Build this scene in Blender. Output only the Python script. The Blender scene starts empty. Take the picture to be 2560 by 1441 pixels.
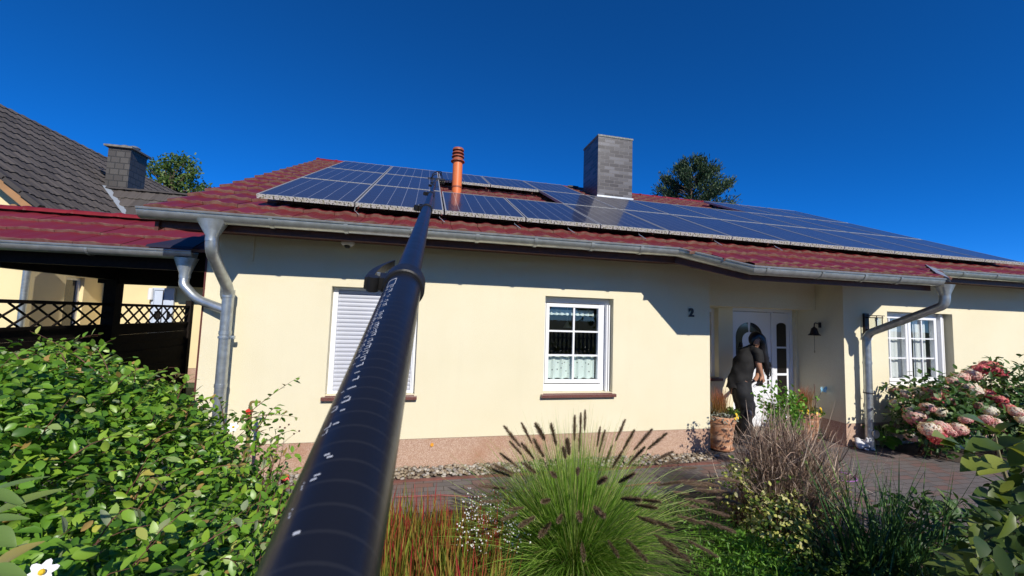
import bpy, math, random
import numpy as np
from mathutils import Vector, Matrix, noise
random.seed(7)
RNG = np.random.default_rng(11)
sc = bpy.context.scene
COL = sc.collection
# ------------------------------------------------------------------ camera
FPX, YAW, PITCH, ROLL, DCAM, HCAM = 985.6, math.radians(12.73), math.radians(4.2236), math.radians(1.8596), 4.719, 1.75
_f = np.array([math.sin(YAW)*math.cos(PITCH), math.cos(YAW)*math.cos(PITCH), math.sin(PITCH)])
_r = np.array([math.cos(YAW), -math.sin(YAW), 0.0]); _u = np.cross(_r, _f)
CR = _r*math.cos(ROLL)+_u*math.sin(ROLL); CU = -_r*math.sin(ROLL)+_u*math.cos(ROLL)
CO = np.array([0, -DCAM, HCAM])
cd = bpy.data.cameras.new('camera'); cam = bpy.data.objects.new('camera', cd); COL.objects.link(cam)
cd.sensor_width = 36; cd.lens = FPX/2560*36; cd.clip_start = 0.01; cd.clip_end = 3000
cd.dof.use_dof = True; cd.dof.focus_distance = 5.0; cd.dof.aperture_fstop = 14
M = Matrix.Identity(4)
for i in range(3):
    M[i][0], M[i][1], M[i][2], M[i][3] = CR[i], CU[i], -_f[i], CO[i]
cam.matrix_world = M
sc.camera = cam
# ------------------------------------------------------------------ light
TOSUN = Vector((0.17, -1, 0.69)).normalized()
sd = bpy.data.lights.new('sun', 'SUN'); sd.energy = 4.3; sd.angle = math.radians(0.53); sd.color = (1, 0.945, 0.85)
sun = bpy.data.objects.new('sun', sd); COL.objects.link(sun)
sun.rotation_mode = 'QUATERNION'; sun.rotation_quaternion = (-TOSUN).to_track_quat('-Z', 'Y')
w = bpy.data.worlds.new('World'); sc.world = w; w.use_nodes = True
nt = w.node_tree; bg = nt.nodes['Background']
sky = nt.nodes.new('ShaderNodeTexSky'); sky.sky_type = 'NISHITA'; sky.sun_disc = False
sky.sun_elevation = math.asin(TOSUN.z); sky.sun_rotation = math.radians(170)
sky.air_density = 1.0; sky.dust_density = 0.0; sky.ozone_density = 10.0; sky.altitude = 6000
hs = nt.nodes.new('ShaderNodeHueSaturation'); hs.inputs['Hue'].default_value = 0.503; hs.inputs['Saturation'].default_value = 1.14; hs.inputs['Value'].default_value = 1.06
nt.links.new(sky.outputs[0], hs.inputs['Color']); nt.links.new(hs.outputs[0], bg.inputs[0])
bg.inputs[1].default_value = 0.15
sc.view_settings.view_transform = 'Standard'; sc.view_settings.look = 'None'
sc.view_settings.exposure = 0.2; sc.view_settings.gamma = 1.0
sc.cycles.max_bounces = 8; sc.cycles.transparent_max_bounces = 12

def ray(x, y):
    return _f + CR*(x-1280)/FPX - CU*(y-720.5)/FPX
def at(x, y, Y=None, Z=None, X=None):
    """point of the world seen along a photo pixel, on a plane Y=, Z= or X="""
    d = ray(x, y)
    if Y is not None: t = (Y-CO[1])/d[1]
    elif Z is not None: t = (Z-CO[2])/d[2]
    else: t = (X-CO[0])/d[0]
    return Vector(CO+d*t)
def atd(x, y, depth):
    return Vector(CO+ray(x, y)*depth)

# ------------------------------------------------------------------ tagging
def tag(o, label=None, cat=None, group=None, kind=None):
    if label: o['label'] = label
    if cat: o['category'] = cat
    if group: o['group'] = group
    if kind: o['kind'] = kind
    return o
def thing(name, label, cat, loc=(0, 0, 0), group=None):
    o = bpy.data.objects.new(name, None); COL.objects.link(o); o.location = loc; o.empty_display_size = .1
    return tag(o, label, cat, group)
def copy_tree(o, parent=None):
    c = o.copy(); COL.objects.link(c); c.parent = parent
    for ch in o.children: copy_tree(ch, c)
    return c

# ------------------------------------------------------------------ mesh builder (world coordinates; build() makes it local to the parent)
def wloc(o):
    v = Vector((0, 0, 0))
    while o is not None: v += o.location; o = o.parent
    return v
class MB:
    def __init__(s): s.v = []; s.f = []; s.m = []; s.cm = 0; s.col = []
    def add(s, vs, fs, mat=None):
        b = len(s.v); s.v += [tuple(v) for v in vs]
        s.f += [tuple(b+i for i in f) for f in fs]; s.m += [s.cm if mat is None else mat]*len(fs); return s
    def box(s, x0, x1, y0, y1, z0, z1, mat=None):
        v = [(x, y, z) for z in (z0, z1) for y in (y0, y1) for x in (x0, x1)]
        return s.add(v, [(0, 2, 3, 1), (4, 5, 7, 6), (0, 1, 5, 4), (2, 6, 7, 3), (0, 4, 6, 2), (1, 3, 7, 5)], mat)
    def obox(s, a, b, w_, h_, up=(0, 0, 1), mat=None):
        a = Vector(a); b = Vector(b); d = (b-a).normalized(); side = d.cross(Vector(up)).normalized(); u = side.cross(d)
        v = []
        for p in (a, b):
            for i, j in ((-1, -1), (1, -1), (1, 1), (-1, 1)): v.append(p+side*i*w_/2+u*j*h_/2)
        return s.add(v, [(0, 1, 2, 3), (7, 6, 5, 4), (0, 4, 5, 1), (1, 5, 6, 2), (2, 6, 7, 3), (3, 7, 4, 0)], mat)
    def tube(s, pts, rs, n=12, cap=True, mat=None):
        pts = [Vector(p) for p in pts]
        if not hasattr(rs, '__len__'): rs = [rs]*len(pts)
        vs = []; fr = None
        for i, p in enumerate(pts):
            if i == 0: d = pts[1]-p
            elif i == len(pts)-1: d = p-pts[i-1]
            else: d = (pts[i+1]-p).normalized()+(p-pts[i-1]).normalized()
            d.normalize()
            if fr is None:
                a = Vector((0, 0, 1)) if abs(d.z) < .9 else Vector((1, 0, 0)); fr = d.cross(a).normalized()
            else:
                fr = (fr-d*fr.dot(d)).normalized()
            g = d.cross(fr)
            for k in range(n):
                t = 2*math.pi*k/n; vs.append(p+(fr*math.cos(t)+g*math.sin(t))*rs[i])
        fs = []
        for i in range(len(pts)-1):
            for k in range(n):
                a = i*n+k; b = i*n+(k+1) % n; fs.append((a, b, b+n, a+n))
        if cap: fs.append(tuple(range(n))[::-1]); fs.append(tuple((len(pts)-1)*n+k for k in range(n)))
        return s.add(vs, fs, mat)
    def lathe(s, c, prof, n=24, mat=None):
        c = Vector(c); vs = []; fs = []
        for r, z in prof:
            for k in range(n):
                t = 2*math.pi*k/n; vs.append(c+Vector((r*math.cos(t), r*math.sin(t), z)))
        for i in range(len(prof)-1):
            for k in range(n):
                a = i*n+k; b = i*n+(k+1) % n; fs.append((a, b, b+n, a+n))
        fs.append(tuple(range(n))[::-1]); fs.append(tuple((len(prof)-1)*n+k for k in range(n)))
        return s.add(vs, fs, mat)
    def prism(s, poly, d, mat=None):
        """polygon (3D points) extruded by vector d"""
        n = len(poly); d = Vector(d); poly = [Vector(p) for p in poly]
        vs = poly+[p+d for p in poly]
        fs = [tuple(range(n)), tuple(range(2*n-1, n-1, -1))]+[(i, i+n, (i+1) % n+n, (i+1) % n) for i in range(n)]
        return s.add(vs, fs, mat)
    def sphere(s, c, r, n=12, m=8, mat=None):
        c = Vector(c); r = Vector(r) if hasattr(r, '__len__') else Vector((r, r, r))
        vs = [c+Vector((0, 0, r.z))]
        for i in range(1, m):
            p = math.pi*i/m
            for k in range(n):
                t = 2*math.pi*k/n; vs.append(c+Vector((r.x*math.sin(p)*math.cos(t), r.y*math.sin(p)*math.sin(t), r.z*math.cos(p))))
        vs.append(c-Vector((0, 0, r.z))); fs = []
        for k in range(n):
            fs.append((0, 1+k, 1+(k+1) % n)); fs.append((len(vs)-1, 1+(m-2)*n+(k+1) % n, 1+(m-2)*n+k))
            for i in range(m-2):
                a = 1+i*n+k; b = 1+i*n+(k+1) % n; fs.append((a, a+n, b+n, b))
        return s.add(vs, fs, mat)
    def build(s, name, mats, parent=None, smooth=False, bevel=0, angle=40):
        me = bpy.data.meshes.new(name); off = wloc(parent) if parent else Vector((0, 0, 0))
        me.from_pydata([(v[0]-off.x, v[1]-off.y, v[2]-off.z) for v in s.v], [], s.f)
        if not isinstance(mats, (list, tuple)): mats = [mats]
        for m in mats: me.materials.append(m)
        me.polygons.foreach_set('material_index', s.m)
        if smooth:
            me.polygons.foreach_set('use_smooth', [True]*len(me.polygons))
            try: me.set_sharp_from_angle(angle=math.radians(angle))
            except Exception: pass
        me.update()
        o = bpy.data.objects.new(name, me); COL.objects.link(o); o.parent = parent
        if bevel:
            b = o.modifiers.new('bevel', 'BEVEL'); b.width = bevel; b.segments = 2; b.limit_method = 'ANGLE'
        return o

# ------------------------------------------------------------------ materials
MATS = {}
def mat(name, col, rough=.6, metal=0, spec=.5, var=0, vscale=5, col2=None, bump=0, bscale=60, coat=0, obj=True, fac=None, detail=4):
    m = bpy.data.materials.new(name); m.use_nodes = True; n = m.node_tree; b = n.nodes['Principled BSDF']
    b.inputs['Base Color'].default_value = (*col, 1); b.inputs['Roughness'].default_value = rough
    b.inputs['Metallic'].default_value = metal; b.inputs['Specular IOR Level'].default_value = spec
    b.inputs['Coat Weight'].default_value = coat; b.inputs['Coat Roughness'].default_value = .08
    tc = n.nodes.new('ShaderNodeTexCoord')
    if var or col2:
        nz = n.nodes.new('ShaderNodeTexNoise'); nz.inputs['Scale'].default_value = vscale; nz.inputs['Detail'].default_value = detail
        n.links.new(tc.outputs['Object'], nz.inputs['Vector'])
        rp = n.nodes.new('ShaderNodeValToRGB'); n.links.new(nz.outputs['Fac'], rp.inputs['Fac'])
        rp.color_ramp.elements[0].position = .35 if fac is None else fac[0]; rp.color_ramp.elements[1].position = .65 if fac is None else fac[1]
        c2 = col2 if col2 else tuple(min(1, c*(1+var)) for c in col)
        c1 = col if col2 else tuple(c*(1-var) for c in col)
        rp.color_ramp.elements[0].color = (*c1, 1); rp.color_ramp.elements[1].color = (*c2, 1)
        n.links.new(rp.outputs[0], b.inputs['Base Color'])
    if bump:
        nb = n.nodes.new('ShaderNodeTexNoise'); nb.inputs['Scale'].default_value = bscale; nb.inputs['Detail'].default_value = 5
        n.links.new(tc.outputs['Object'], nb.inputs['Vector'])
        bp = n.nodes.new('ShaderNodeBump'); bp.inputs['Strength'].default_value = bump; bp.inputs['Distance'].default_value = .01
        n.links.new(nb.outputs['Fac'], bp.inputs['Height']); n.links.new(bp.outputs[0], b.inputs['Normal'])
    MATS[name] = m; return m
class N:
    """tiny node helper"""
    def __init__(s, m): s.n = m.node_tree; s.b = s.n.nodes['Principled BSDF']; s.tc = s.n.nodes.new('ShaderNodeTexCoord')
    def new(s, t, **k):
        x = s.n.nodes.new(t)
        for a, v in k.items():
            if a in x.inputs: x.inputs[a].default_value = v
            else: setattr(x, a, v)
        return x
    def l(s, a, b): s.n.links.new(a, b)
    def math(s, op, a, b=None, c=None):
        x = s.n.nodes.new('ShaderNodeMath'); x.operation = op
        for i, v in enumerate((a, b, c)):
            if v is None: continue
            if isinstance(v, (int, float)): x.inputs[i].default_value = v
            else: s.l(v, x.inputs[i])
        return x.outputs[0]
    def mix(s, f, a, b, t='MIX'):
        x = s.n.nodes.new('ShaderNodeMix'); x.data_type = 'RGBA'; x.blend_type = t
        for k, v in ((0, f), (6, a), (7, b)):
            if isinstance(v, (int, float)): x.inputs[k].default_value = v
            elif isinstance(v, tuple): x.inputs[k].default_value = (*v, 1) if len(v) == 3 else v
            else: s.l(v, x.inputs[k])
        return x.outputs[2]
    def ramp(s, f, stops):
        x = s.n.nodes.new('ShaderNodeValToRGB'); s.l(f, x.inputs[0]); e = x.color_ramp.elements
        while len(e) < len(stops): e.new(.5)
        for i, (p, c) in enumerate(stops): e[i].position = p; e[i].color = (*c, 1)
        return x.outputs[0]
    def noise(s, sc_, det=3, vec=None):
        x = s.n.nodes.new('ShaderNodeTexNoise'); x.inputs['Scale'].default_value = sc_; x.inputs['Detail'].default_value = det
        s.l(vec or s.tc.outputs['Object'], x.inputs['Vector']); return x.outputs['Fac']
    def bump(s, h, st=.5, dist=.01):
        x = s.n.nodes.new('ShaderNodeBump'); x.inputs['Strength'].default_value = st; x.inputs['Distance'].default_value = dist
        s.l(h, x.inputs['Height']); s.l(x.outputs[0], s.b.inputs['Normal'])

# wall plaster: cream, scratchy fine stucco
m_wall = mat('cream_plaster', (.80, .69, .46), .9, spec=.2)
k = N(m_wall)
c = k.mix(k.ramp(k.noise(1.3, 5), [(.3, (0, 0, 0)), (.75, (1, 1, 1))]), (.79, .725, .52), (.85, .79, .59))
mp = k.new('ShaderNodeMapping'); mp.inputs['Scale'].default_value = (7, 7, .5); k.l(k.tc.outputs['Object'], mp.inputs[0])
c = k.mix(k.math('MULTIPLY', k.ramp(k.noise(1., 5, mp.outputs[0]), [(.52, (0, 0, 0)), (.75, (1, 1, 1))]), .13), c, (.67, .61, .44))
c = k.mix(k.ramp(k.noise(220, 2), [(.35, (1, 1, 1)), (.5, (0, 0, 0))]), c, (.72, .62, .40)); k.l(c, k.b.inputs['Base Color'])
k.bump(k.noise(200, 4), .9, .006)
m_wall2 = mat('pale_yellow_plaster', (.80, .66, .38), .9, spec=.2, var=.06, vscale=1, bump=.3, bscale=200)
# plinth: coloured stone-chip plaster
m_plinth = mat('stone_chip_plaster', (.4, .25, .17), .85)
k = N(m_plinth)
vo = k.new('ShaderNodeTexVoronoi'); vo.inputs['Scale'].default_value = 170; k.l(k.tc.outputs['Object'], vo.inputs['Vector'])
sep = k.new('ShaderNodeSeparateColor'); k.l(vo.outputs['Color'], sep.inputs[0])
c = k.ramp(sep.outputs[0], [(0, (.35, .20, .135)), (.35, (.44, .28, .20)), (.7, (.51, .355, .26)), (1, (.62, .47, .37))])
c = k.mix(k.ramp(k.noise(2.2, 5), [(.52, (0, 0, 0)), (.75, (.55, .55, .55))]), c, (.36, .17, .09)); k.l(c, k.b.inputs['Base Color'])
k.bump(vo.outputs['Distance'], .6, .004)
# glazed roof tile
def tile_mat(name, a, b, dirt, rough=.32, lich=.62):
    m = mat(name, a, rough, spec=.5); k = N(m)
    at_ = k.new('ShaderNodeAttribute'); at_.attribute_name = 'dirt'
    vr = k.new('ShaderNodeAttribute'); vr.attribute_name = 'var'
    c = k.mix(vr.outputs['Fac'], a, b)
    n1 = k.noise(28, 5)
    d = k.math('MULTIPLY', at_.outputs['Fac'], k.math('ADD', k.math('MULTIPLY', n1, .5), .85))
    d = k.math('ADD', d, k.math('MULTIPLY', k.math('SUBTRACT', k.noise(16, 6), lich), 1.6))
    d = k.new('ShaderNodeClamp').outputs[0] if False else k.math('MINIMUM', k.math('MAXIMUM', d, 0), 1)
    d = k.math('MULTIPLY', d, .85)
    c = k.mix(d, c, dirt); k.l(c, k.b.inputs['Base Color'])
    k.l(k.math('ADD', k.math('MULTIPLY', d, .45), rough), k.b.inputs['Roughness'])
    k.bump(k.noise(60, 4), .15, .004)
    return m
m_tile = tile_mat('burgundy_glazed_tile', (.135, .013, .018), (.175, .019, .024), (.30, .21, .14), .42, .70)
m_tile2 = tile_mat('carport_red_tile', (.15, .012, .020), (.185, .017, .026), (.27, .18, .13), .5, .7)
m_tileg = tile_mat('weathered_dark_tile', (.055, .047, .043), (.10, .085, .075), (.13, .115, .09), .75, .66)
m_ridge = mat('red_ridge_tile', (.19, .015, .016), .36, var=.2, vscale=6, bump=.1)
m_zinc = mat('zinc_metal', (.50, .53, .53), .40, metal=.75, var=.12, vscale=14, bump=.06, bscale=30)
m_zincs = mat('zinc_pipe', (.50, .54, .56), .38, metal=.75, col2=(.38, .41, .42), vscale=18, bump=.04, bscale=30)
m_brown = mat('dark_brown_timber', (.085, .022, .011), .55, var=.25, vscale=20)
m_dark = mat('near_black_timber', (.012, .008, .006), .75, var=.3, vscale=30, spec=.2)
m_white = mat('white_plastic_frame', (.80, .81, .83), .3, var=.02, vscale=3)
m_whitem = mat('white_painted_door', (.78, .80, .84), .35, var=.02, vscale=2)
m_rub = mat('dark_seal', (.03, .03, .035), .5)
m_granite = mat('red_granite', (.10, .035, .03), .25, col2=(.22, .10, .085), vscale=160, detail=1)
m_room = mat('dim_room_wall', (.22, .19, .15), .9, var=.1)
m_black = mat('black_satin', (.012, .012, .014), .38, var=.1)
m_iron = mat('weathered_iron', (.05, .04, .035), .5, metal=.6, var=.3, vscale=40)
def glass_mat(name, tint=(1, 1, 1), ior=1.5, boost=1.0):
    m = bpy.data.materials.new(name); m.use_nodes = True; n = m.node_tree; n.nodes.clear()
    o = n.nodes.new('ShaderNodeOutputMaterial'); t = n.nodes.new('ShaderNodeBsdfTransparent'); g = n.nodes.new('ShaderNodeBsdfGlossy')
    t.inputs[0].default_value = (*tint, 1); g.inputs['Roughness'].default_value = .01
    fr = n.nodes.new('ShaderNodeFresnel'); fr.inputs[0].default_value = ior
    mu = n.nodes.new('ShaderNodeMath'); mu.operation = 'MULTIPLY'; mu.inputs[1].default_value = boost; mu.use_clamp = True
    ge = n.nodes.new('ShaderNodeNewGeometry'); iv_ = n.nodes.new('ShaderNodeMath'); iv_.operation = 'SUBTRACT'; iv_.inputs[0].default_value = 1; n.links.new(ge.outputs['Backfacing'], iv_.inputs[1]); m3 = n.nodes.new('ShaderNodeMath'); m3.operation = 'MULTIPLY'; n.links.new(fr.outputs[0], m3.inputs[0]); n.links.new(iv_.outputs[0], m3.inputs[1])
    n.links.new(m3.outputs[0], mu.inputs[0])
    mx = n.nodes.new('ShaderNodeMixShader'); n.links.new(mu.outputs[0], mx.inputs[0]); n.links.new(t.outputs[0], mx.inputs[1]); n.links.new(g.outputs[0], mx.inputs[2])
    n.links.new(mx.outputs[0], o.inputs[0]); return m
m_glass = glass_mat('window_glass', (.92, .94, .93), 1.5, 1.7)
# photovoltaic glass
m_pv = mat('photovoltaic_cells', (.01, .02, .08), .12, spec=.5, coat=1.0)
k = N(m_pv); k.b.inputs['Coat Roughness'].default_value = .07; k.b.inputs['Coat IOR'].default_value = 1.36; k.b.inputs['Coat Weight'].default_value = .6; k.b.inputs['Roughness'].default_value = .3; k.b.inputs['Specular IOR Level'].default_value = .25
sx = k.new('ShaderNodeSeparateXYZ'); k.l(k.tc.outputs['Generated'], sx.inputs[0])
def line(v, nrep, wid):
    f = k.math('FRACT', k.math('ADD', k.math('MULTIPLY', v, nrep), .5))
    return k.math('LESS_THAN', k.math('ABSOLUTE', k.math('SUBTRACT', f, .5)), wid)
cellx = k.math('FLOOR', k.math('MULTIPLY', sx.outputs[0], 6)); celly = k.math('FLOOR', k.math('MULTIPLY', sx.outputs[1], 10))
wn = k.new('ShaderNodeTexWhiteNoise'); cb = k.new('ShaderNodeCombineXYZ'); k.l(cellx, cb.inputs[0]); k.l(celly, cb.inputs[1]); k.l(cb.outputs[0], wn.inputs['Vector'])
oi = k.new('ShaderNodeObjectInfo')
c = k.mix(wn.outputs['Value'], (.006, .012, .045), (.010, .020, .075))
c = k.mix(k.ramp(k.noise(45, 3), [(.4, (0, 0, 0)), (.6, (1, 1, 1))]), c, (.012, .022, .065))
c = k.mix(k.math('ADD', k.math('MULTIPLY', oi.outputs['Random'], .25), .6), c, (.048, .048, .062))
c = k.mix(k.math('MULTIPLY', line(sx.outputs[1], 10, .02), .15), c, (.2, .22, .28))
c = k.mix(k.math('MULTIPLY', line(sx.outputs[0], 6, .018), .55), c, (.5, .52, .56))
dust = k.math('MULTIPLY', k.math('LESS_THAN', sx.outputs[1], .022), k.math('ADD', k.noise(60, 3), .1))
c = k.mix(dust, c, (.5, .5, .42)); k.l(c, k.b.inputs['Base Color'])
# panel frame: aluminium, lichen growing on the lower rail
m_alu = mat('panel_frame_aluminium', (.62, .62, .6), .42, metal=.2)
k = N(m_alu); sx = k.new('ShaderNodeSeparateXYZ'); k.l(k.tc.outputs['Generated'], sx.inputs[0])
lo = k.math('LESS_THAN', sx.outputs[1], .03)
n1 = k.ramp(k.noise(55, 4), [(.53, (0, 0, 0)), (.58, (1, 1, 1))]); c = k.mix(k.math('MULTIPLY', lo, n1), k.mix(lo, (.36, .36, .37), (.62, .62, .59)), (.09, .09, .05))
n2 = k.ramp(k.noise(30, 3), [(.52, (0, 0, 0)), (.6, (1, 1, 1))]); c = k.mix(k.math('MULTIPLY', lo, k.math('MULTIPLY', n2, .4)), c, (.36, .37, .18)); k.l(c, k.b.inputs['Base Color'])
# brick chimney clinker
def brick_mat(name, cols, mortar, sx_, sy_, rough=.5, off=.5, msz=.018):
    m = mat(name, cols[0], rough, spec=.5); k = N(m)
    br = k.new('ShaderNodeTexBrick'); br.inputs['Scale'].default_value = 1; br.inputs['Mortar Size'].default_value = msz
    br.inputs['Brick Width'].default_value = sx_; br.inputs['Row Height'].default_value = sy_; br.offset = off
    br.inputs['Color1'].default_value = (0, 0, 0, 1); br.inputs['Color2'].default_value = (1, 1, 1, 1); br.inputs['Mortar'].default_value = (.5, .5, .5, 1)
    mp = k.new('ShaderNodeMapping'); mp.vector_type = 'POINT'
    sxx = k.new('ShaderNodeSeparateXYZ'); k.l(k.tc.outputs['Object'], sxx.inputs[0])
    cbb = k.new('ShaderNodeCombineXYZ'); k.l(k.math('ADD', sxx.outputs[0], sxx.outputs[1]), cbb.inputs[0]); k.l(sxx.outputs[2], cbb.inputs[1])
    k.l(cbb.outputs[0], br.inputs['Vector'])
    c = k.ramp(br.outputs['Color'], [(0, cols[0]), (.35, cols[1]), (.6, cols[2]), (1, cols[3])])
    c = k.mix(k.math('MULTIPLY', k.noise(14, 4), .25), c, (.08, .075, .07))
    c = k.mix(br.outputs['Fac'], c, mortar); k.l(c, k.b.inputs['Base Color']); k.bump(k.math('SUBTRACT', 1, br.outputs['Fac']), .8, .006)
    return m
m_clinker = brick_mat('grey_clinker_brick', [(.024, .020, .020), (.042, .037, .036), (.058, .054, .054), (.15, .15, .16)], (.14, .13, .125), .235, .078, .38, msz=.007)
m_slate = brick_mat('slate_cladding', [(.055, .05, .047), (.066, .06, .055), (.075, .07, .065), (.085, .078, .07)], (.03, .03, .03), .2, .16, .6, msz=.012)

# ------------------------------------------------------------------ ground
def sheet(name, poly, z, m, th=None):
    mb = MB(); mb.add([(x, y, z) for x, y in poly], [tuple(range(len(poly)))]); return tag(mb.build(name, m), kind='structure')
m_soil = mat('garden_soil', (.035, .024, .016), .95, col2=(.085, .06, .042), vscale=9, bump=1, bscale=30)
m_lawn = mat('distant_lawn', (.035, .07, .018), .95, col2=(.06, .09, .03), vscale=2, bump=.5)
sheet('ground', [(-400, -400), (400, -400), (400, 400), (-400, 400)], -.012, m_lawn)
m_pave = mat('block_paving', (.2, .1, .09), .8); k = N(m_pave)
br = k.new('ShaderNodeTexBrick'); br.inputs['Scale'].default_value = 1; br.inputs['Brick Width'].default_value = .2; br.inputs['Row Height'].default_value = .1
br.inputs['Mortar Size'].default_value = .004; br.inputs['Color1'].default_value = (0, 0, 0, 1); br.inputs['Color2'].default_value = (1, 1, 1, 1)
k.l(k.tc.outputs['Object'], br.inputs['Vector'])
c = k.ramp(br.outputs['Color'], [(0, (.12, .11, .11)), (.5, (.165, .145, .14)), (.75, (.18, .115, .10)), (1, (.21, .095, .075))])
c = k.mix(k.ramp(k.noise(.9, 3), [(.42, (.75, .75, .75)), (.6, (.1, .1, .1))]), c, (.185, .165, .165))
c = k.mix(k.math('MULTIPLY', k.noise(25, 5), .4), c, (.09, .07, .06)); c = k.mix(br.outputs['Fac'], c, (.06, .05, .04)); k.l(c, k.b.inputs['Base Color'])
k.bump(k.math('SUBTRACT', 1, br.outputs['Fac']), .6, .006)
sheet('paving', [(-3.5, -1.02), (3.1, -1.02), (3.55, -1.5), (3.9, -2.4), (4.4, -7), (12, -7), (12, .8), (-3.5, .8)], 0, m_pave)
sheet('bounce_pavement', [(-60, -16), (60, -16), (60, -9.01), (-60, -9.01)], .002, mat('bounce_concrete', (.36, .34, .30), .9, var=.1, vscale=3))  # unseen pale sheet behind the viewer, added to bounce warm light onto the house
sheet('garden_bed', [(-9, -9), (4.39, -9), (4.39, -7), (3.9, -2.4), (3.55, -1.5), (3.1, -1.02), (-3.5, -1.02), (-3.5, -.3), (-9, -.3)], -.004, m_soil)
sheet('flower_bed', [(6.75, -.42), (7.4, -1.05), (8.4, -1.5), (12, -1.6), (12, -.01), (6.75, -.01)], .004, m_soil)

# ------------------------------------------------------------------ house
PT = math.radians(25.3); TP = math.tan(PT); CP = math.cos(PT); SP = math.sin(PT)
YE, ZE = -.6, 2.62                     # eave line of the tile plane
def roofz(y, off=0): return ZE+(y-YE)*TP+off/CP
def tile_field(name, m, x0, x1, s0, s1, origin, ux, us, un, tw=.30, th=.345, inside=None, parent=None, dx=0., nx=8, amp=.02, lip=.032, front=None):
    """overlapping interlocking tiles on a plane: origin + ux*x + us*s + un*h"""
    V = []; F = []; D = []; R = []
    def prof(t):   # one tile across, 0..1
        if t < .06: return 0.
        return amp*(.5-.5*math.cos(2*math.pi*min(1, (t-.06)/.62)))*(1 if t < .68 else 0)+(0 if t < .68 else amp*.55*(math.sin(math.pi*(t-.68)/.32)))
    nc = int(math.ceil((s1-s0)/th)); nt_ = int(math.ceil((x1-x0)/tw))
    for c_ in range(nc):
        sa = s0+c_*th; sb = min(sa+th+.0, s1)
        for t_ in range(nt_):
            xa = x0+t_*tw+(dx if c_ % 2 else 0)
            cx = xa+tw/2; cs = sa+th/2
            if inside and not inside(cx, cs): continue
            sa = s0+c_*th
            if front:
                fr_ = front(cx)
                if sb < fr_+.07: continue
                sa = max(sa, fr_)
            rv = random.random(); jz = random.uniform(-.002, .003)
            base = len(V)
            ts = [i/(nx-1) for i in range(nx)]
            for row, (s_, hh, dd) in enumerate(((sa+.004, lip-.030, .8), (sa, lip, .85), (sa+.022, lip*1.0, .22), (sa+.09, lip*.85, .0), (sb+.02, .002, .0))):
                for i, t in enumerate(ts):
                    x = xa+t*(tw-.004)
                    h = hh+prof(t)*(1 if row else .25)+jz
                    if row == 1 and .1 < t < .6: h -= 0
                    so = .012*math.sin(t*6.283) if row in (0, 1, 2) else 0
                    V.append(origin+ux*x+us*(s_+so*.6)+un*h); D.append(dd); R.append(rv)
            for row in range(4):
                for i in range(nx-1):
                    a = base+row*nx+i; F.append((a, a+1, a+nx+1, a+nx))
            # right-hand side joint face
            b0 = base+nx+nx-1; e0 = base+4*nx+nx-1
            V.append(V[b0]-un*.03); V.append(V[e0]-un*.02); D += [.6, .6]; R += [rv, rv]
            F.append((b0, len(V)-2, len(V)-1, e0))
    me = bpy.data.meshes.new(name); off = wloc(parent) if parent else Vector()
    me.from_pydata([tuple(v-off) for v in V], [], F); me.materials.append(m)
    a = me.attributes.new('dirt', 'FLOAT', 'POINT'); a.data.foreach_set('value', D)
    a = me.attributes.new('var', 'FLOAT', 'POINT'); a.data.foreach_set('value', R)
    me.update(); o = bpy.data.objects.new(name, me); COL.objects.link(o); o.parent = parent
    return o

house = thing('bungalow', 'cream rendered bungalow with burgundy tiled roof and reddish stone-chip plinth', 'house')
XL, XR = -2.23, 10.42
def wall_openings(mb, x0, x1, z0, z1, ops, y, depth, out=-1):
    xs = sorted({x0, x1, *[o[0] for o in ops], *[o[1] for o in ops]}); zs = sorted({z0, z1, *[o[2] for o in ops], *[o[3] for o in ops]})
    for i in range(len(xs)-1):
        for j in range(len(zs)-1):
            cx = (xs[i]+xs[i+1])/2; cz = (zs[j]+zs[j+1])/2
            if any(o[0] < cx < o[1] and o[2] < cz < o[3] for o in ops): continue
            mb.add([(xs[i], y, zs[j]), (xs[i+1], y, zs[j]), (xs[i+1], y, zs[j+1]), (xs[i], y, zs[j+1])], [(0, 1, 2, 3)])
    for a, b, c_, d in ops:
        for q in ([(a, c_), (a, d)], [(b, d), (b, c_)], [(a, d), (b, d)], [(b, c_), (a, c_)]):
            (xa, za), (xb, zb) = q
            mb.add([(xa, y, za), (xa, y+depth, za), (xb, y+depth, zb), (xb, y, zb)], [(0, 1, 2, 3)])
WZ0, WZ1 = .83, 2.03
W1 = (-.99, -.04, WZ0, WZ1); W2 = (1.50, 2.43, WZ0, WZ1); W3 = (7.09, 8.49, .86, 2.03)
RX0, RX1, RY = 3.88, 6.22, .75          # entrance recess
PZ = .335
mb = MB()
wall_openings(mb, XL, RX0, PZ, 2.62, [W1, W2], 0, .3)
wall_openings(mb, RX1, XR, PZ, 2.62, [W3], 0, .3)
mb.add([(RX0, 0, 0), (RX0, RY, 0), (RX0, RY, 2.62), (RX0, 0, 2.62)], [(0, 1, 2, 3)])
mb.add([(RX1, 0, PZ), (RX1, RY+.2, PZ), (RX1, RY+.2, 2.62), (RX1, 0, 2.62)], [(0, 3, 2, 1)])
W4 = (3.95, 4.66, .90, 2.0); DO = (4.93, 6.17, 0, 2.03)
wall_openings(mb, RX0, RX1, 0, 2.62, [W4, DO], RY, .2)
mb.box(XL, XL+.3, .02, 9.7, 0, 2.60)            # left gable wall
mb.add([(XL, .002, 2.6), (XL, 9.7, 2.6), (XL, 4.7, 4.85)], [(0, 2, 1)])
mb.box(XR-.3, XR-.002, .02, 9.7, 0, 2.60)
mb.add([(XR, .002, 2.6), (XR, 9.7, 2.6), (XR, 4.7, 4.85)], [(0, 1, 2)])
mb.box(XL+.3, XR-.3, 9.4, 9.7, 0, 2.6)
wall = mb.build('wall', m_wall, house)
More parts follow.
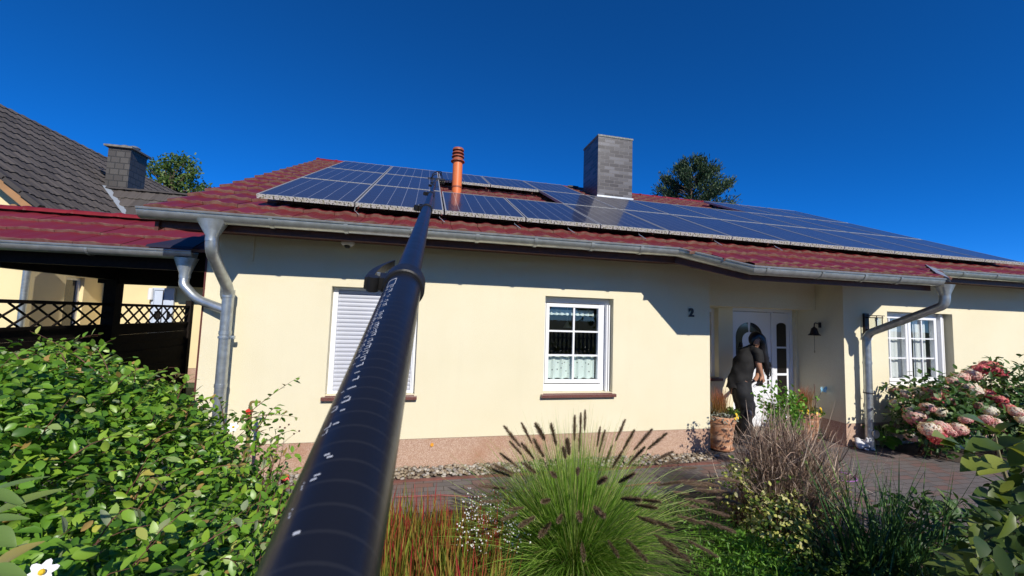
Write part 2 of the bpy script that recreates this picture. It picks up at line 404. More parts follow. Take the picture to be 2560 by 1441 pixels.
mb = MB(); mb.box(RX0+.002, RX1-.002, .43, .73, 2.022, 2.6); mb.build('lintel_beam', m_wall, house)
mb = MB()                                       # plinth stands 12 mm back from the plaster face, as in the photo it is flush-ish
mb.add([(XL, .008, 0), (RX0-.008, .008, 0), (RX0-.008, .008, PZ), (XL, .008, PZ)], [(0, 1, 2, 3)])
mb.add([(RX0-.008, .008, 0), (RX0-.008, RY, 0), (RX0-.008, RY, PZ), (RX0-.008, .008, PZ)], [(0, 1, 2, 3)])
mb.box(RX1+.008, XR-.004, .008, RY+.1, 0, PZ)
mb.build('plinth', m_plinth, house)
mb = MB(); mb.box(XL-.003, XL+.012, -.006, .006, 0, 2.6); mb.build('corner_trim', mat('dark_red_edge', (.10, .02, .015), .6), house)
# interior so that the windows look into rooms
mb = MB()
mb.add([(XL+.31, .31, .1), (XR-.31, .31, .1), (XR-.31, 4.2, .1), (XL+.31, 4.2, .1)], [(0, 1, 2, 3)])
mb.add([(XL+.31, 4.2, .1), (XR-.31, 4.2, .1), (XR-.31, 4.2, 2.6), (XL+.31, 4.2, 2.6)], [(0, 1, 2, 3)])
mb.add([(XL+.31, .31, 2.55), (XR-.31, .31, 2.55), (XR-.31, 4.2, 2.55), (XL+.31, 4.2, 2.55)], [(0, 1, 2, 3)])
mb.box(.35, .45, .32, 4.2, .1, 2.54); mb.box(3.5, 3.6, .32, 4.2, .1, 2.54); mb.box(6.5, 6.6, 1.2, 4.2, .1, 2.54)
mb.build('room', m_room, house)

# eaves: soffit boards and fascia
AX, BX, CX, DX = 2.98, 3.56, 6.42, 6.98
YM, YP = -.50, -.95                      # fascia of the main eave and of the porch eave
zM, zP = 2.485, 2.275
VL = -2.42; VR = 10.45
mb = MB()
def soffit_quad(p): mb.add(p, [tuple(range(len(p)))])
zi = zM+.045
soffit_quad([(VL, YM, zM), (AX, YM, zM), (AX+.02, 0, zi), (VL, 0, zi)])
soffit_quad([(AX, YM, zM), (BX, YP, zP), (BX, YP, zP), (BX, .0, 2.545), (AX+.02, 0, zi)])
soffit_quad([(BX, YP, zP), (CX, YP, zP), (CX, .44, 2.62), (BX, .44, 2.62)])
soffit_quad([(CX, YP, zP), (DX, YM, zM), (DX, .0, zi), (CX, .0, 2.55)])
soffit_quad([(DX, YM, zM), (VR, YM, zM), (VR, 0, zi), (DX, 0, zi)])
mb.build('soffit', m_brown, house)
mb = MB()
def fas(a, b, h=.16):
    (x0, y0, z0), (x1, y1, z1) = a, b
    mb.add([(x0, y0, z0-.012), (x1, y1, z1-.012), (x1, y1, z1+h), (x0, y0, z0+h)], [(0, 1, 2, 3)])
    mb.add([(x0, y0+.025, z0-.012), (x1, y1+.025, z1-.012), (x1, y1+.025, z1+h), (x0, y0+.025, z0+h)], [(3, 2, 1, 0)])
    mb.add([(x0, y0, z0-.012), (x1, y1, z1-.012), (x1, y1+.025, z1-.012), (x0, y0+.025, z0-.012)], [(3, 2, 1, 0)])
fas((VL, YM, zM), (AX, YM, zM)); fas((AX, YM, zM), (BX, YP, zP)); fas((BX, YP, zP), (CX, YP, zP)); fas((DX, YM, zM), (VR, YM, zM)); fas((CX, YP, zP), (DX, YM, zM))
# verge board on the left gable
for xx in (VL, VR-.03):
    mb.prism([(xx, YM-.02, zM-.05), (xx, 4.7, roofz(4.7)-.1), (xx, 4.7, roofz(4.7)+.0), (xx, YM-.02, zM+.12)], (.03, 0, 0))
    mb.prism([(xx, 9.9, zM-.1), (xx, 9.9, zM+.1), (xx, 4.701, roofz(4.7)), (xx, 4.701, roofz(4.7)-.15)], (.03, 0, 0))
mb.add([(VL, YM, zM), (XL, YM, zM), (XL, 4.7, 4.95), (VL, 4.7, 4.95)], [(0, 1, 2, 3)])
mb.build('fascia_board', m_brown, house)
# roof tile planes
us = Vector((0, CP, SP)); ux = Vector((1, 0, 0)); un = Vector((0, -SP, CP))
org = Vector((0, YE, ZE))
def sdiag(x):
    if BX-.1 < x < CX+.12: return -.47
    return sdiag0(x)
def sdiag0(x):      # front edge of the tiles along x, in slope metres
    if x < AX: return .0
    if x < BX: return -(x-AX)/(BX-AX)*.52
    if x < CX-.05: return -.52
    if x < DX: return -.52+(x-CX+.05)/(DX-CX+.05)*.52
    return 0.
TH = .345
roof = tile_field('roof', m_tile, VL-.03, VR+.03, -.035-2*TH, 5.84, org+un*.0, ux, us, un, tw=.302, th=TH, front=lambda x: sdiag(x)-.035,
                  inside=lambda x, s: not (3.68 < x < 4.58 and 4.3 < s < 5.3), parent=house)
mb = MB()
mb.add([(VL+.02, YM-.02, roofz(YM)-.03), (VR-.02, YM-.02, roofz(YM)-.03), (VR-.02, 4.7, roofz(4.7)-.03), (VL+.02, 4.7, roofz(4.7)-.03)], [(0, 1, 2, 3)])
mb.add([(BX, YP, roofz(YP)-.03), (CX, YP, roofz(YP)-.03), (CX+.45, YM, roofz(YM)-.03), (BX-.5, YM, roofz(YM)-.03)], [(0, 1, 2, 3)])
mb.build('roof_underlay', m_dark, house)
mb = MB(); mb.add([(VL, 4.7, roofz(4.7)+.02), (VR, 4.7, roofz(4.7)+.02), (VR, 10.1, 2.6), (VL, 10.1, 2.6)], [(0, 1, 2, 3)]); mb.build('rear_roof_slope', m_ridge, house)
def ridge_row(name, x0, x1, y, z, n, r, parent, m):
    mb = MB(); L = (x1-x0)/n
    for i in range(n):
        a = x0+i*L; N_ = 9; vs = []; fs = []
        for j, (xx, rr) in enumerate(((a, r*1.06), (a+L*.1, r*1.12), (a+L*.14, r*.98), (a+L+.02, r*.93))):
            for q in range(N_):
                t = math.pi*q/(N_-1); vs.append((xx, y-math.cos(t)*rr, z+math.sin(t)*rr*.62))
        for j in range(3):
            for q in range(N_-1): b_ = j*N_+q; fs.append((b_, b_+N_, b_+N_+1, b_+1))
        fs.append(tuple(range(N_))[::-1]); fs.append(tuple(3*N_+q for q in range(N_)))
        mb.add(vs, fs)
    return mb.build(name, m, parent, smooth=True, angle=30)
ridge_row('ridge_tiles', VL-.03, VR+.03, 4.7, roofz(4.7)-.03, 34, .12, house, m_ridge)

mb = MB()
for i in range(150):
    x_ = RNG.uniform(3.5, 6.5) if i < 95 else RNG.uniform(-2.3, 3.4); y_ = (-1.045 if i < 95 else -.60)+RNG.uniform(-.01, .03); z_ = roofz(y_)-.012
    mb.sphere((x_, y_, z_+RNG.uniform(-.012, .012)), (RNG.uniform(.012, .03), .014, RNG.uniform(.008, .02)), 6, 4)
tag(mb.build('moss', mat('dark_moss', (.018, .016, .010), .95, bump=1, bscale=120), house), kind='stuff')
# gutters
def gutter(name, pts, r=.075, parent=None, endcap=True):
    mb = MB(); pts = [Vector(p) for p in pts]; prof = []
    n = 12
    for i in range(n+1):
        t = math.pi+math.pi*i/n; prof.append((math.cos(t)*r, math.sin(t)*r))      # u (outward = negative), z
    prof = [(-u, z) for u, z in prof]        # start outer(+u) .. we set u positive = outward
    inner = [(u*.955, z*.955+.001) for u, z in prof[::-1]]
    bead = [(r+.000, .0), (r+.012, .004), (r+.013, .014), (r+.002, .016), (r*.955, .004)]
    ring = bead[1:4]+prof[0:0]
    loop = [(r, -.001)]+[(u, z) for u, z in prof[1:-1]]+[(-r, .0), (-r, .012), (-r*.955, .012)]+[(u, z) for u, z in inner[1:-1]]+[(r*.955, .0), (r*.955, .016), (r+.004, .02), (r+.014, .012), (r+.010, .0)]
    outs = []
    for i, p in enumerate(pts):
        if i == 0: d = pts[1]-p
        elif i == len(pts)-1: d = p-pts[i-1]
        else: d = (pts[i+1]-p).normalized()+(p-pts[i-1]).normalized()
        d.z = 0; d.normalize(); o = Vector((d.y, -d.x, 0))      # outward for travel +X is -Y
        k_ = 1.
        if 0 < i < len(pts)-1:
            e = (pts[i+1]-p); e.z = 0; e.normalize(); k_ = 1/max(.5, e.dot(d))
        outs.append([p+o*u*k_+Vector((0, 0, z)) for u, z in loop])
    L = len(loop); vs = [q for o in outs for q in o]; fs = []
    for i in range(len(pts)-1):
        for j in range(L): a = i*L+j; b = i*L+(j+1) % L; fs.append((a, a+L, b+L, b))
    mb.add(vs, fs)
    if endcap:
        for i, o in ((0, 0), (len(pts)-1, len(pts)-1)):
            arc = [outs[i][j] for j in range(0, n+1)]
            mb.add(arc, [tuple(range(len(arc)))]); mb.add([a+(pts[1]-pts[0]).normalized()*(.002 if i == 0 else -.002) for a in arc], [tuple(range(len(arc)))[::-1]])
    return mb.build(name, m_zinc, parent, smooth=True, angle=35)
GR = .075
gA = Vector((2.95, -.575, 2.615)); gB = Vector((3.57, -1.03, 2.385)); gC = Vector((6.42, -1.03, 2.395))
g1 = gutter('gutter', [(-2.50, -.575, 2.60), gA, gB, gC], parent=house)
g2 = gutter('gutter', [(7.02, -.575, 2.605), (10.5, -.575, 2.615)], parent=house)
def bracket(x, y, z, par, ang=0):
    mb = MB(); r = GR+.008; V = []; F = []
    for i in range(13):
        t = math.pi+math.pi*i/12
        for xx in (-.014, .014):
            V.append(Vector((xx*1.3*math.cos(ang), xx*math.sin(ang), 0))+Vector((-math.sin(ang)*math.cos(t)*r, math.cos(t)*r*math.cos(ang), math.sin(t)*r)))
    for i in range(12): a = i*2; F.append((a, a+1, a+3, a+2))
    mb.add([v+Vector((x, y, z)) for v in V], F)
    return mb.build('gutter_bracket', m_zinc, par, smooth=True)
for px_ in (672, 862, 1030, 1194, 1341, 1483, 1606):
    p = at(px_, 600, Y=-.65); bracket(p.x, -.575, 2.602+.0025*(p.x+2.5)*.9, g1)
for px_ in (2058, 2165, 2254, 2010-90):
    p = at(px_, 690, Y=-1.1); bracket(p.x, -1.03, 2.39, g1)
for px_ in (2412, 2496, 2575): p = at(px_, 690, Y=-.65); bracket(p.x, -.575, 2.61, g2)
# end plate and corner box at the porch end
mb = MB()
mb.prism([(6.46, -1.12, 2.42), (7.08, -.66, 2.62), (7.02, -.55, 2.70), (6.44, -1.0, 2.50)], (.012, -.008, -.05))
mb.build('verge_flashing', m_zinc, house)

# downpipes
def hopper(mb, c, w0, w1, d0, h):
    x, y, z = c; r1 = w1/2
    top = [(x-w0/2, y-d0/2, z), (x+w0/2, y-d0/2, z), (x+w0/2, y+d0/2, z), (x-w0/2, y+d0/2, z)]
    n = 16; vs = []; 
    for k_ in range(n):
        t = 2*math.pi*(k_+.5)/n; cx, cy = math.cos(t), math.sin(t); q = max(abs(cx), abs(cy))
        vs.append((x+cx/q*w0/2, y+cy/q*d0/2, z))
    for k_ in range(n):
        t = 2*math.pi*(k_+.5)/n; vs.append((x+math.cos(t)*r1, y+math.sin(t)*r1, z-h))
    for k_ in range(n):
        t = 2*math.pi*(k_+.5)/n; vs.append((x+math.cos(t)*r1, y+math.sin(t)*r1, z-h-.05))
    fs = [(k_, (k_+1) % n, (k_+1) % n+n, k_+n) for k_ in range(n)]+[(k_+n, (k_+1) % n+n, (k_+1) % n+2*n, k_+2*n) for k_ in range(n)]
    mb.add(vs, fs)
def bend(pts, rad=.09, n=6):
    pts = [Vector(p) for p in pts]; out = [pts[0]]
    for i in range(1, len(pts)-1):
        a = (pts[i-1]-pts[i]); b = (pts[i+1]-pts[i]); r = min(rad, a.length*.45, b.length*.45); a.normalize(); b.normalize()
        for j in range(n+1):
            t = j/n; p = (pts[i]+a*r)*(1-t)**2+pts[i]*2*t*(1-t)+(pts[i]+b*r)*t*t; out.append(p)
    out.append(pts[-1]); return out
PR = .052
mb = MB(); hc = at(534, 545, Y=-.575); hopper(mb, (hc.x, -.575, 2.56), .24, PR*2, .15, .15)
px_l = at(571, 745, Y=-.12).x
up = [(hc.x, -.575, 2.40), (hc.x, -.56, 2.27), (px_l, -.125, 1.93), (px_l, -.125, .0)]
mb.tube(bend(up), PR, 20)
for zc in (1.86, 1.90, 1.48, .95): mb.tube([(px_l, -.125, zc), (px_l, -.125, zc+.035)], PR+.005, 20)
dpl = mb.build('downpipe', m_zincs, house, smooth=True, angle=35)
mb = MB(); mb.tube([(px_l, -.125, 1.44), (px_l, -.125, 1.463)], PR+.009, 20); mb.box(px_l+.05, px_l+.09, -.14, -.11, 1.435, 1.468); mb.tube([(px_l+.075, -.16, 1.452), (px_l+.075, -.09, 1.452)], .006, 8); mb.tube([(px_l, -.07, 1.45), (px_l, 0, 1.45)], .006, 8)
mb.build('pipe_clamp', m_zincs, dpl, smooth=True)
mb = MB(); hr = at(2361, 712, Y=-1.03); hopper(mb, (hr.x, -1.03, 2.345), .20, PR*2, .15, .13)
px_r = at(2168, 900, Y=-.13).x
mb.tube(bend([(hr.x, -1.03, 2.2), (hr.x, -1.02, 2.08), (px_r, -.13, 1.67), (px_r, -.13, 0)], .11), PR, 20)
for zc in (1.60, 1.23, .82, .58): mb.tube([(px_r, -.13, zc), (px_r, -.13, zc+.03)], PR+.005, 20)
mb.tube([(px_r, -.13, .30), (px_r, -.13, .02)], PR+.004, 20)
dpr = mb.build('downpipe', m_zincs, house, smooth=True, angle=35)
mb = MB(); mb.tube([(px_r+.02, -.19, .23), (px_r+.02, -.205, .23)], .06, 20); mb.tube([(px_r+.02, -.205, .23), (px_r+.02, -.212, .23)], .045, 20); mb.build('inspection_cap', m_zincs, dpr, smooth=True)
mb = MB(); mb.tube([(px_r, -.13, .80), (px_r, -.13, .815)], PR+.009, 20); mb.build('pipe_clamp', m_rub, dpr, smooth=True)

# windows
def frame_rect(mb, x0, x1, z0, z1, y0, y1, w_):
    mb.box(x0, x1, y0, y1, z0, z0+w_); mb.box(x0, x1, y0, y1, z1-w_, z1)
    mb.box(x0, x0+w_, y0, y1, z0+w_, z1-w_); mb.box(x1-w_, x1, y0, y1, z0+w_, z1-w_)
def glass_pane(x0, x1, z0, z1, y, par, nm='glass'):
    mb = MB(); mb.box(x0, x1, y, y+.006, z0, z1); return mb.build(nm, m_glass, par)
def sill(op, par, over=.03, d=.13, th=.045):
    mb = MB(); x0, x1, z0, _ = op
    mb.add([(x0-over, -d+.09-.09+.06, z0-.055), (x1+over, -d+.06, z0-.055)], [])
    mb.box(x0-over, x1+over, -.055, -.004, z0-.05, z0-.012); mb.box(x0+.002, x1-.002, -.004, .16, z0-.04, z0-.004)
    return mb.build('sill', m_granite, par, bevel=.003)
# kitchen window (open shutter, 2 x 3 glazing)
x0, x1, z0, z1 = W2
mb = MB(); fy = .12
frame_rect(mb, x0+.002, x1-.07, z0+.002, z1-.002, fy, fy+.07, .045); mb.box(x0+.03, x1-.1, fy-.012, fy, z0+.002, z0+.09)
mb.box(x0+.002, x1-.002, fy-.01, fy+.07, z1-.075, z1-.004)
win = mb.build('window', m_white, house, bevel=.004)
mb = MB(); frame_rect(mb, x0+.05, x1-.115, z0+.10, z1-.085, fy-.012, fy+.05, .045); mb.build('sash', m_white, win, bevel=.004)
gx0, gx1, gz0, gz1 = x0+.095, x1-.16, z0+.145, z1-.13
mb = MB(); gxm = (gx0+gx1)/2; mb.box(gxm-.012, gxm+.012, fy-.004, fy+.02, gz0, gz1)
for q in (1, 2): zq = gz0+(gz1-gz0)*q/3; mb.box(gx0, gxm-.012, fy-.004, fy+.02, zq-.011, zq+.011); mb.box(gxm+.012, gx1, fy-.004, fy+.02, zq-.011, zq+.011)
mb.build('glazing_bar', m_white, win)
glass_pane(gx0, gx1, gz0, gz1, fy+.022, win)
mb = MB(); mb.box(x1-.066, x1-.045, .06, .16, z0+.002, z1-.08); mb.box(x1-.03, x1-.012, .07, .16, z0+.002, z1-.08); mb.build('guide_rail', m_white, win)
mb = MB(); mb.box(x1-.045, x1-.03, .09, .16, z0+.002, z1-.08); mb.build('guide_slot', m_rub, win)
sill(W2, win)
for xx in (x0+.13, x1-.22): mb = MB(); mb.box(xx, xx+.06, fy-.018, fy-.012, z0+.03, z0+.042); mb.build('drain_cap', m_white, win)
# bedroom window with lowered shutter
x0, x1, z0, z1 = W1
mb = MB(); mb.box(x0+.002, x0+.055, .09, .17, z0+.002, z1-.002); mb.box(x1-.055, x1-.002, .09, .17, z0+.002, z1-.002); mb.box(x0+.055, x1-.055, .10, .17, z0+.002, z0+.03); mb.box(x0+.055, x1-.055, .10, .17, z1-.03, z1-.002)
mb.box(x1-.04, x1-.02, .065, .09, z0+.002, z1-.002)
win = mb.build('window', m_white, house)
mb = MB(); ns = 24; hh = (z1-z0-.06)/ns; V = []; F = []
m_shut = mat('shutter_slats', (.47, .485, .54), .4, var=.02)
for i in range(ns):
    zz = z0+.03+i*hh
    for j, (dz, dy) in enumerate(((0, .006), (.08, .001), (.25, -.004), (.6, -.005), (.9, -.001), (1, .006))): V += [(x0+.055, .125+dy, zz+dz*hh), (x1-.055, .125+dy, zz+dz*hh)]
for j in range(len(V)//2-1): F.append((2*j, 2*j+1, 2*j+3, 2*j+2))
mb.add(V, F); mb.build('roller_shutter', m_shut, win)
sill(W1, win)
# double window on the right
x0, x1, z0, z1 = W3
mb = MB(); frame_rect(mb, x0+.002, x1-.14, z0+.002, z1-.002, .13, .20, .05); mb.box(x0+.03, x1-.16, .125, .13, z0+.002, z0+.06)
win = mb.build('window', m_white, house, bevel=.004)
xm = (x0+x1-.14)/2-.04
mb = MB(); frame_rect(mb, x0+.04, xm, z0+.07, z1-.05, .11, .17, .05); mb.build('sash', m_white, win, bevel=.004)
mb = MB(); frame_rect(mb, xm+.004, x1-.18, z0+.07, z1-.05, .105, .17, .06); mb.build('sash', m_white, win, bevel=.004)
for a, b in ((x0+.09, xm-.05), (xm+.064, x1-.24)):
    mb = MB(); m_ = a+(b-a)*(.5 if a > xm else .28); mb.box(m_-.011, m_+.011, .118, .14, z0+.12, z1-.1)
    for q in (1, 2):
        zq = z0+.12+(z1-z0-.22)*q/3; mb.box(a, m_-.011, .118, .14, zq-.01, zq+.01); mb.box(m_+.011, b, .118, .14, zq-.01, zq+.01)
    mb.build('glazing_bar', m_white, win); glass_pane(a, b, z0+.12, z1-.1, .142, win)
mb = MB(); mb.box(x1-.13, x1-.09, .08, .18, z0+.002, z1-.002); mb.box(x1-.05, x1-.03, .1, .18, z0+.002, z1-.002); mb.build('guide_rail', m_white, win)
mb = MB(); mb.box(x1-.09, x1-.05, .12, .18, z0+.002, z1-.002); mb.build('guide_slot', m_rub, win)
sill(W3, win)
# small window in the recess
x0, x1, z0, z1 = W4
mb = MB(); frame_rect(mb, x0, x1, z0+.002, z1-.002, RY+.09, RY+.15, .06); win = mb.build('window', m_white, house, bevel=.004)
glass_pane(x0+.06, x1-.06, z0+.06, z1-.06, RY+.12, win)
mb = MB(); mb.box(x0-.02, x1+.04, RY-.05, RY-.002, z0-.05, z0-.01); mb.box(x0+.002, x1-.002, RY-.002, RY+.09, z0-.04, z0-.002); mb.build('sill', m_granite, win)
# entrance door
x0, x1, z0, z1 = DO
DY = RY+.05
mb = MB(); frame_rect(mb, x0+.002, x1-.002, z0, z1-.002, DY, DY+.08, .055); mb.box(5.735, 5.775, DY, DY+.08, .055, z1-.06)
door = mb.build('front_door', m_whitem, house, bevel=.003)
def arch(cx, w_, z0_, z1_, n=12, ry=None):
    ry = ry or w_/2; pts = [(cx-w_/2, z0_), (cx+w_/2, z0_)]
    for i in range(n+1):
        t = math.pi*i/n; pts.append((cx+math.cos(t)*w_/2, z1_-ry+math.sin(t)*ry))
    return pts
mb = MB(); mb.box(4.99, 5.73, DY+.012, DY+.06, .03, z1-.065)
leaf = mb.build('door_leaf', m_whitem, door, bevel=.003)
mb = MB(); mb.box(5.78, x1-.06, DY+.012, DY+.06, .03, z1-.065); mb.build('side_light', m_whitem, door, bevel=.003)
m_pane = mat('dark_door_glass', (.012, .010, .010), .06, spec=.6)
# arched window of the leaf: quarter segments either side of a white key and an inner white arch
lc = 5.30
for sgn in (-1, 1):
    mb = MB(); n = 8; outer = []; inner = []
    for i in range(n+1):
        t = math.pi/2*i/n*.93; outer.append((lc+sgn*(math.cos(t)*.26), 1.55+math.sin(t)*.24)); inner.append((lc+sgn*(math.cos(t)*.14), 1.50+math.sin(t)*.13))
    poly = [(lc+sgn*.26, 1.25)]+outer+inner[::-1]+[(lc+sgn*.14, 1.25)]
    mb.prism([(a, DY+.006, b) for a, b in poly], (0, .02, 0)); mb.build('pane', m_pane, door)
    mb = MB(); mb.box(lc+sgn*.26-(.12 if sgn > 0 else 0), lc+sgn*.26+(.12 if sgn < 0 else 0), DY+.006, DY+.026, .75, 1.22); mb.build('pane', m_pane, door)
sx_ = 5.945
for za, zb, ar in ((1.40, 1.80, True), (.96, 1.37, False), (.52, .92, False)):
    mb = MB(); poly = arch(sx_, .19, za, zb, ry=.05) if ar else [(sx_-.095, za), (sx_+.095, za), (sx_+.095, zb), (sx_-.095, zb)]
    mb.prism([(a, DY+.006, b) for a, b in poly], (0, .02, 0)); mb.build('pane', m_pane, door)
mb = MB(); hx = 5.66
mb.tube(bend([(hx, DY+.01, 1.16), (hx, DY-.04, 1.14), (hx, DY-.045, .92), (hx, DY+.01, .90)], .03), .009, 8); mb.box(hx-.018, hx+.018, DY+.004, DY+.012, .86, 1.2); mb.sphere((hx, DY-.0, 1.21), .02); mb.box(hx-.012, hx+.014, DY, DY+.012, .76, .84)
mb.build('handle', m_iron, door, smooth=True)
mb = MB(); kx = 5.1; mb.sphere((kx+.03, DY-.0, 1.42), (.03, .02, .045)); mb.tube([(kx+.03, DY-.02, 1.43), (kx+.0, DY-.02, 1.36), (kx+.06, DY-.02, 1.36), (kx+.03, DY-.02, 1.43)], .006, 6); mb.build('knocker', m_iron, door, smooth=True)
for za, zb in ((.20, .24), (.60, .63)): mb = MB(); mb.box(5.0, 5.72, DY+.004, DY+.02, za, zb); mb.build('door_moulding', m_whitem, door, bevel=.004)
mb = MB(); mb.box(RX0+.1, RX1-.01, RY-.28, RY-.002, .0, .012); mb.build('threshold', m_granite, house)
# chimney, vent pipe, tread
cx0, cx1, cy0, cy1, cz = 3.70, 4.55, 3.3, 4.12, 5.94
mb = MB(); mb.box(cx0, cx1, cy0, cy1, 4.1, cz-.04); ch = mb.build('chimney', m_clinker, house)
mb = MB(); mb.box(cx0-.012, cx1+.012, cy0-.012, cy1+.012, cz-.04, cz+.0); mb.build('cap', mat('lichened_mortar', (.30, .30, .27), .9, col2=(.15, .15, .12), vscale=25, bump=.6), ch)
mb = MB(); mb.box(cx0-.02, cx1+.02, cy0-.03, cy0+.1, 4.3, roofz(cy0)+.07); mb.build('flashing', m_zinc, ch)
mb = MB()
for i in range(7): mb.box(3.42+i*.035, 3.435+i*.035, 4.36, 4.52, 5.06, 5.075)
mb.box(3.40, 3.67, 4.35, 4.365, 5.04, 5.07); mb.box(3.40, 3.67, 4.515, 4.53, 5.04, 5.07); mb.box(3.40, 3.67, 4.43, 4.445, 5.04, 5.07); mb.box(3.45, 3.49, 4.4, 4.5, 4.9, 5.04); mb.box(3.6, 3.64, 4.4, 4.5, 4.9, 5.04)
mb.prism([(3.40, 4.34, 5.0), (3.66, 4.34, 5.0), (3.66, 4.5, 5.13), (3.47, 4.5, 5.13)], (0, .01, 0))
mb.build('roof_tread', m_black, house)
m_or = mat('orange_plastic', (.72, .18, .045), .42, var=.08, vscale=8); m_ord = mat('dark_orange_plastic', (.32, .085, .04), .5)
vx, vy = .475, 1.9
mb = MB(); mb.tube([(vx, vy, 3.6), (vx, vy, 4.38)], .082, 28); vp = mb.build('vent_pipe', m_or, house, smooth=True)
mb = MB(); mb.tube([(vx, vy, 3.905), (vx, vy, 3.93)], .088, 28); mb.build('collar', m_ord, vp, smooth=True)
mb = MB(); mb.lathe((vx, vy, 4.36), [(.07, 0), (.118, .0), (.118, .012), (.09, .035), (.085, .06)], 28)
mb.lathe((vx, vy, 4.44), [(.08, 0), (.108, .0), (.105, .012), (.085, .03)], 28); mb.lathe((vx, vy, 4.50), [(.08, 0), (.104, .0), (.1, .012), (.08, .03)], 28)
mb.lathe((vx, vy, 4.555), [(.08, 0), (.098, .0), (.096, .02), (.085, .04), (.05, .052)], 28); mb.tube([(vx, vy, 4.38), (vx, vy, 4.57)], .07, 20)
mb.build('vent_cap', m_ord, vp, smooth=True)
# small plaster strip and spots under the eaves
mb = MB(); p = at(625, 640, Y=0); mb.box(p.x-.035, p.x+.035, -.012, -.001, 2.25, 2.55); mb.build('cable_cover', m_wall, house)

# ------------------------------------------------------------------ solar panels
PW, PH, GX = .937, 1.50, .018
PX0, PS0 = -1.675, .335
OFF = .110
def make_panel():
    root = thing('solar_panel', 'x', 'solar panel')
    w_, h_ = PW-GX, PH-.012; t = .042; lw = .013
    mb = MB(); mb.box(0, w_, 0, lw, 0, t); mb.box(0, w_, h_-lw, h_, 0, t); mb.box(0, lw, lw, h_-lw, 0, t); mb.box(w_-lw, w_, lw, h_-lw, 0, t)
    mb.build('frame', m_alu, root)
    mb = MB(); mb.box(lw, w_-lw, lw, h_-lw, t-.012, t-.003); mb.build('glass', m_pv, root)
    return root
proto = make_panel()
ordn = ['first', 'second', 'third', 'fourth', 'fifth', 'sixth', 'seventh', 'eighth', 'ninth', 'tenth', 'eleventh', 'twelfth']
rows = {0: range(12), 1: [0, 1]+list(range(4, 12)), 2: [0, 1, 2, 3, 4]+list(range(9, 12))}
rname = {0: 'bottom row', 1: 'middle row', 2: 'top row'}
R3 = Matrix((ux, us, un)).transposed()
first = True
for r_, cols in rows.items():
    for i_, c_ in enumerate(cols):
        o = proto if first else copy_tree(proto); first = False
        o.location = org+ux*(PX0+c_*PW)+us*(PS0+r_*PH)+un*OFF
        o.rotation_euler = (PT, 0, 0)
        extra = ''
        if (r_, c_) == (0, 2): extra = ', mirroring the orange pipe'
        if (r_, c_) in ((0, 4), (1, 5)): extra = ', mirroring the chimney'
        lab = 'solar panel, %s from the left in the %s%s' % (ordn[i_] if i_ < len(cols)-1 else 'last', rname[r_], extra)
        tag(o, lab, 'solar panel', 'solar panels on the burgundy roof')
# mounting rails and hooks belong to the roof
mb = MB()
for r_, cols in rows.items():
    runs = []; 
    for c_ in cols:
        if runs and runs[-1][1] == c_-1: runs[-1][1] = c_
        else: runs.append([c_, c_])
    for a, b in runs:
        for fs_ in (.25, 1.25):
            s_ = PS0+r_*PH+fs_; A = org+ux*(PX0+a*PW+.02)+us*s_+un*(OFF-.02); B = org+ux*(PX0+(b+1)*PW-.04)+us*s_+un*(OFF-.02); mb.obox(A, B, .04, .036, up=un)
mb.build('mounting_rail', m_black, house)
for i, xx in enumerate((.14, 1.66, 2.6, 3.7, 4.65, -.75, 1.0)):
    mb = MB(); A = org+ux*xx+us*.40+un*.10; mb.tube([A, A-us*.06-un*.03, A-us*.14+ux*.06-un*.06], .004, 6); mb.build('roof_hook', m_zinc, house)
# ------------------------------------------------------------------ foliage tools
def CW(r, f, z):
    """right / forward of the viewer's heading -> world"""
    return Vector((r*math.cos(YAW)+f*math.sin(YAW), -DCAM-r*math.sin(YAW)+f*math.cos(YAW), z))
def leaf_mat(name, stops, rough=.45, trans=.3, tipcol=None, spec=.45):
    m = bpy.data.materials.new(name); m.use_nodes = True; k = N(m); n = m.node_tree
    a = k.new('ShaderNodeAttribute'); a.attribute_name = 'var'
    c = k.ramp(a.outputs['Fac'], stops)
    if tipcol:
        t = k.new('ShaderNodeAttribute'); t.attribute_name = 'tip'; c = k.mix(t.outputs['Fac'], c, tipcol)
    k.l(c, k.b.inputs['Base Color']); k.b.inputs['Roughness'].default_value = rough; k.b.inputs['Specular IOR Level'].default_value = spec
    if trans:
        tr = k.new('ShaderNodeBsdfTranslucent'); k.l(k.mix(1., c, (1.25, 1.2, .55), 'MULTIPLY'), tr.inputs[0])
        mx = k.new('ShaderNodeMixShader'); mx.inputs[0].default_value = trans; k.l(k.b.outputs[0], mx.inputs[1]); k.l(tr.outputs[0], mx.inputs[2])
        k.l(mx.outputs[0], n.nodes['Material Output'].inputs[0])
    return m
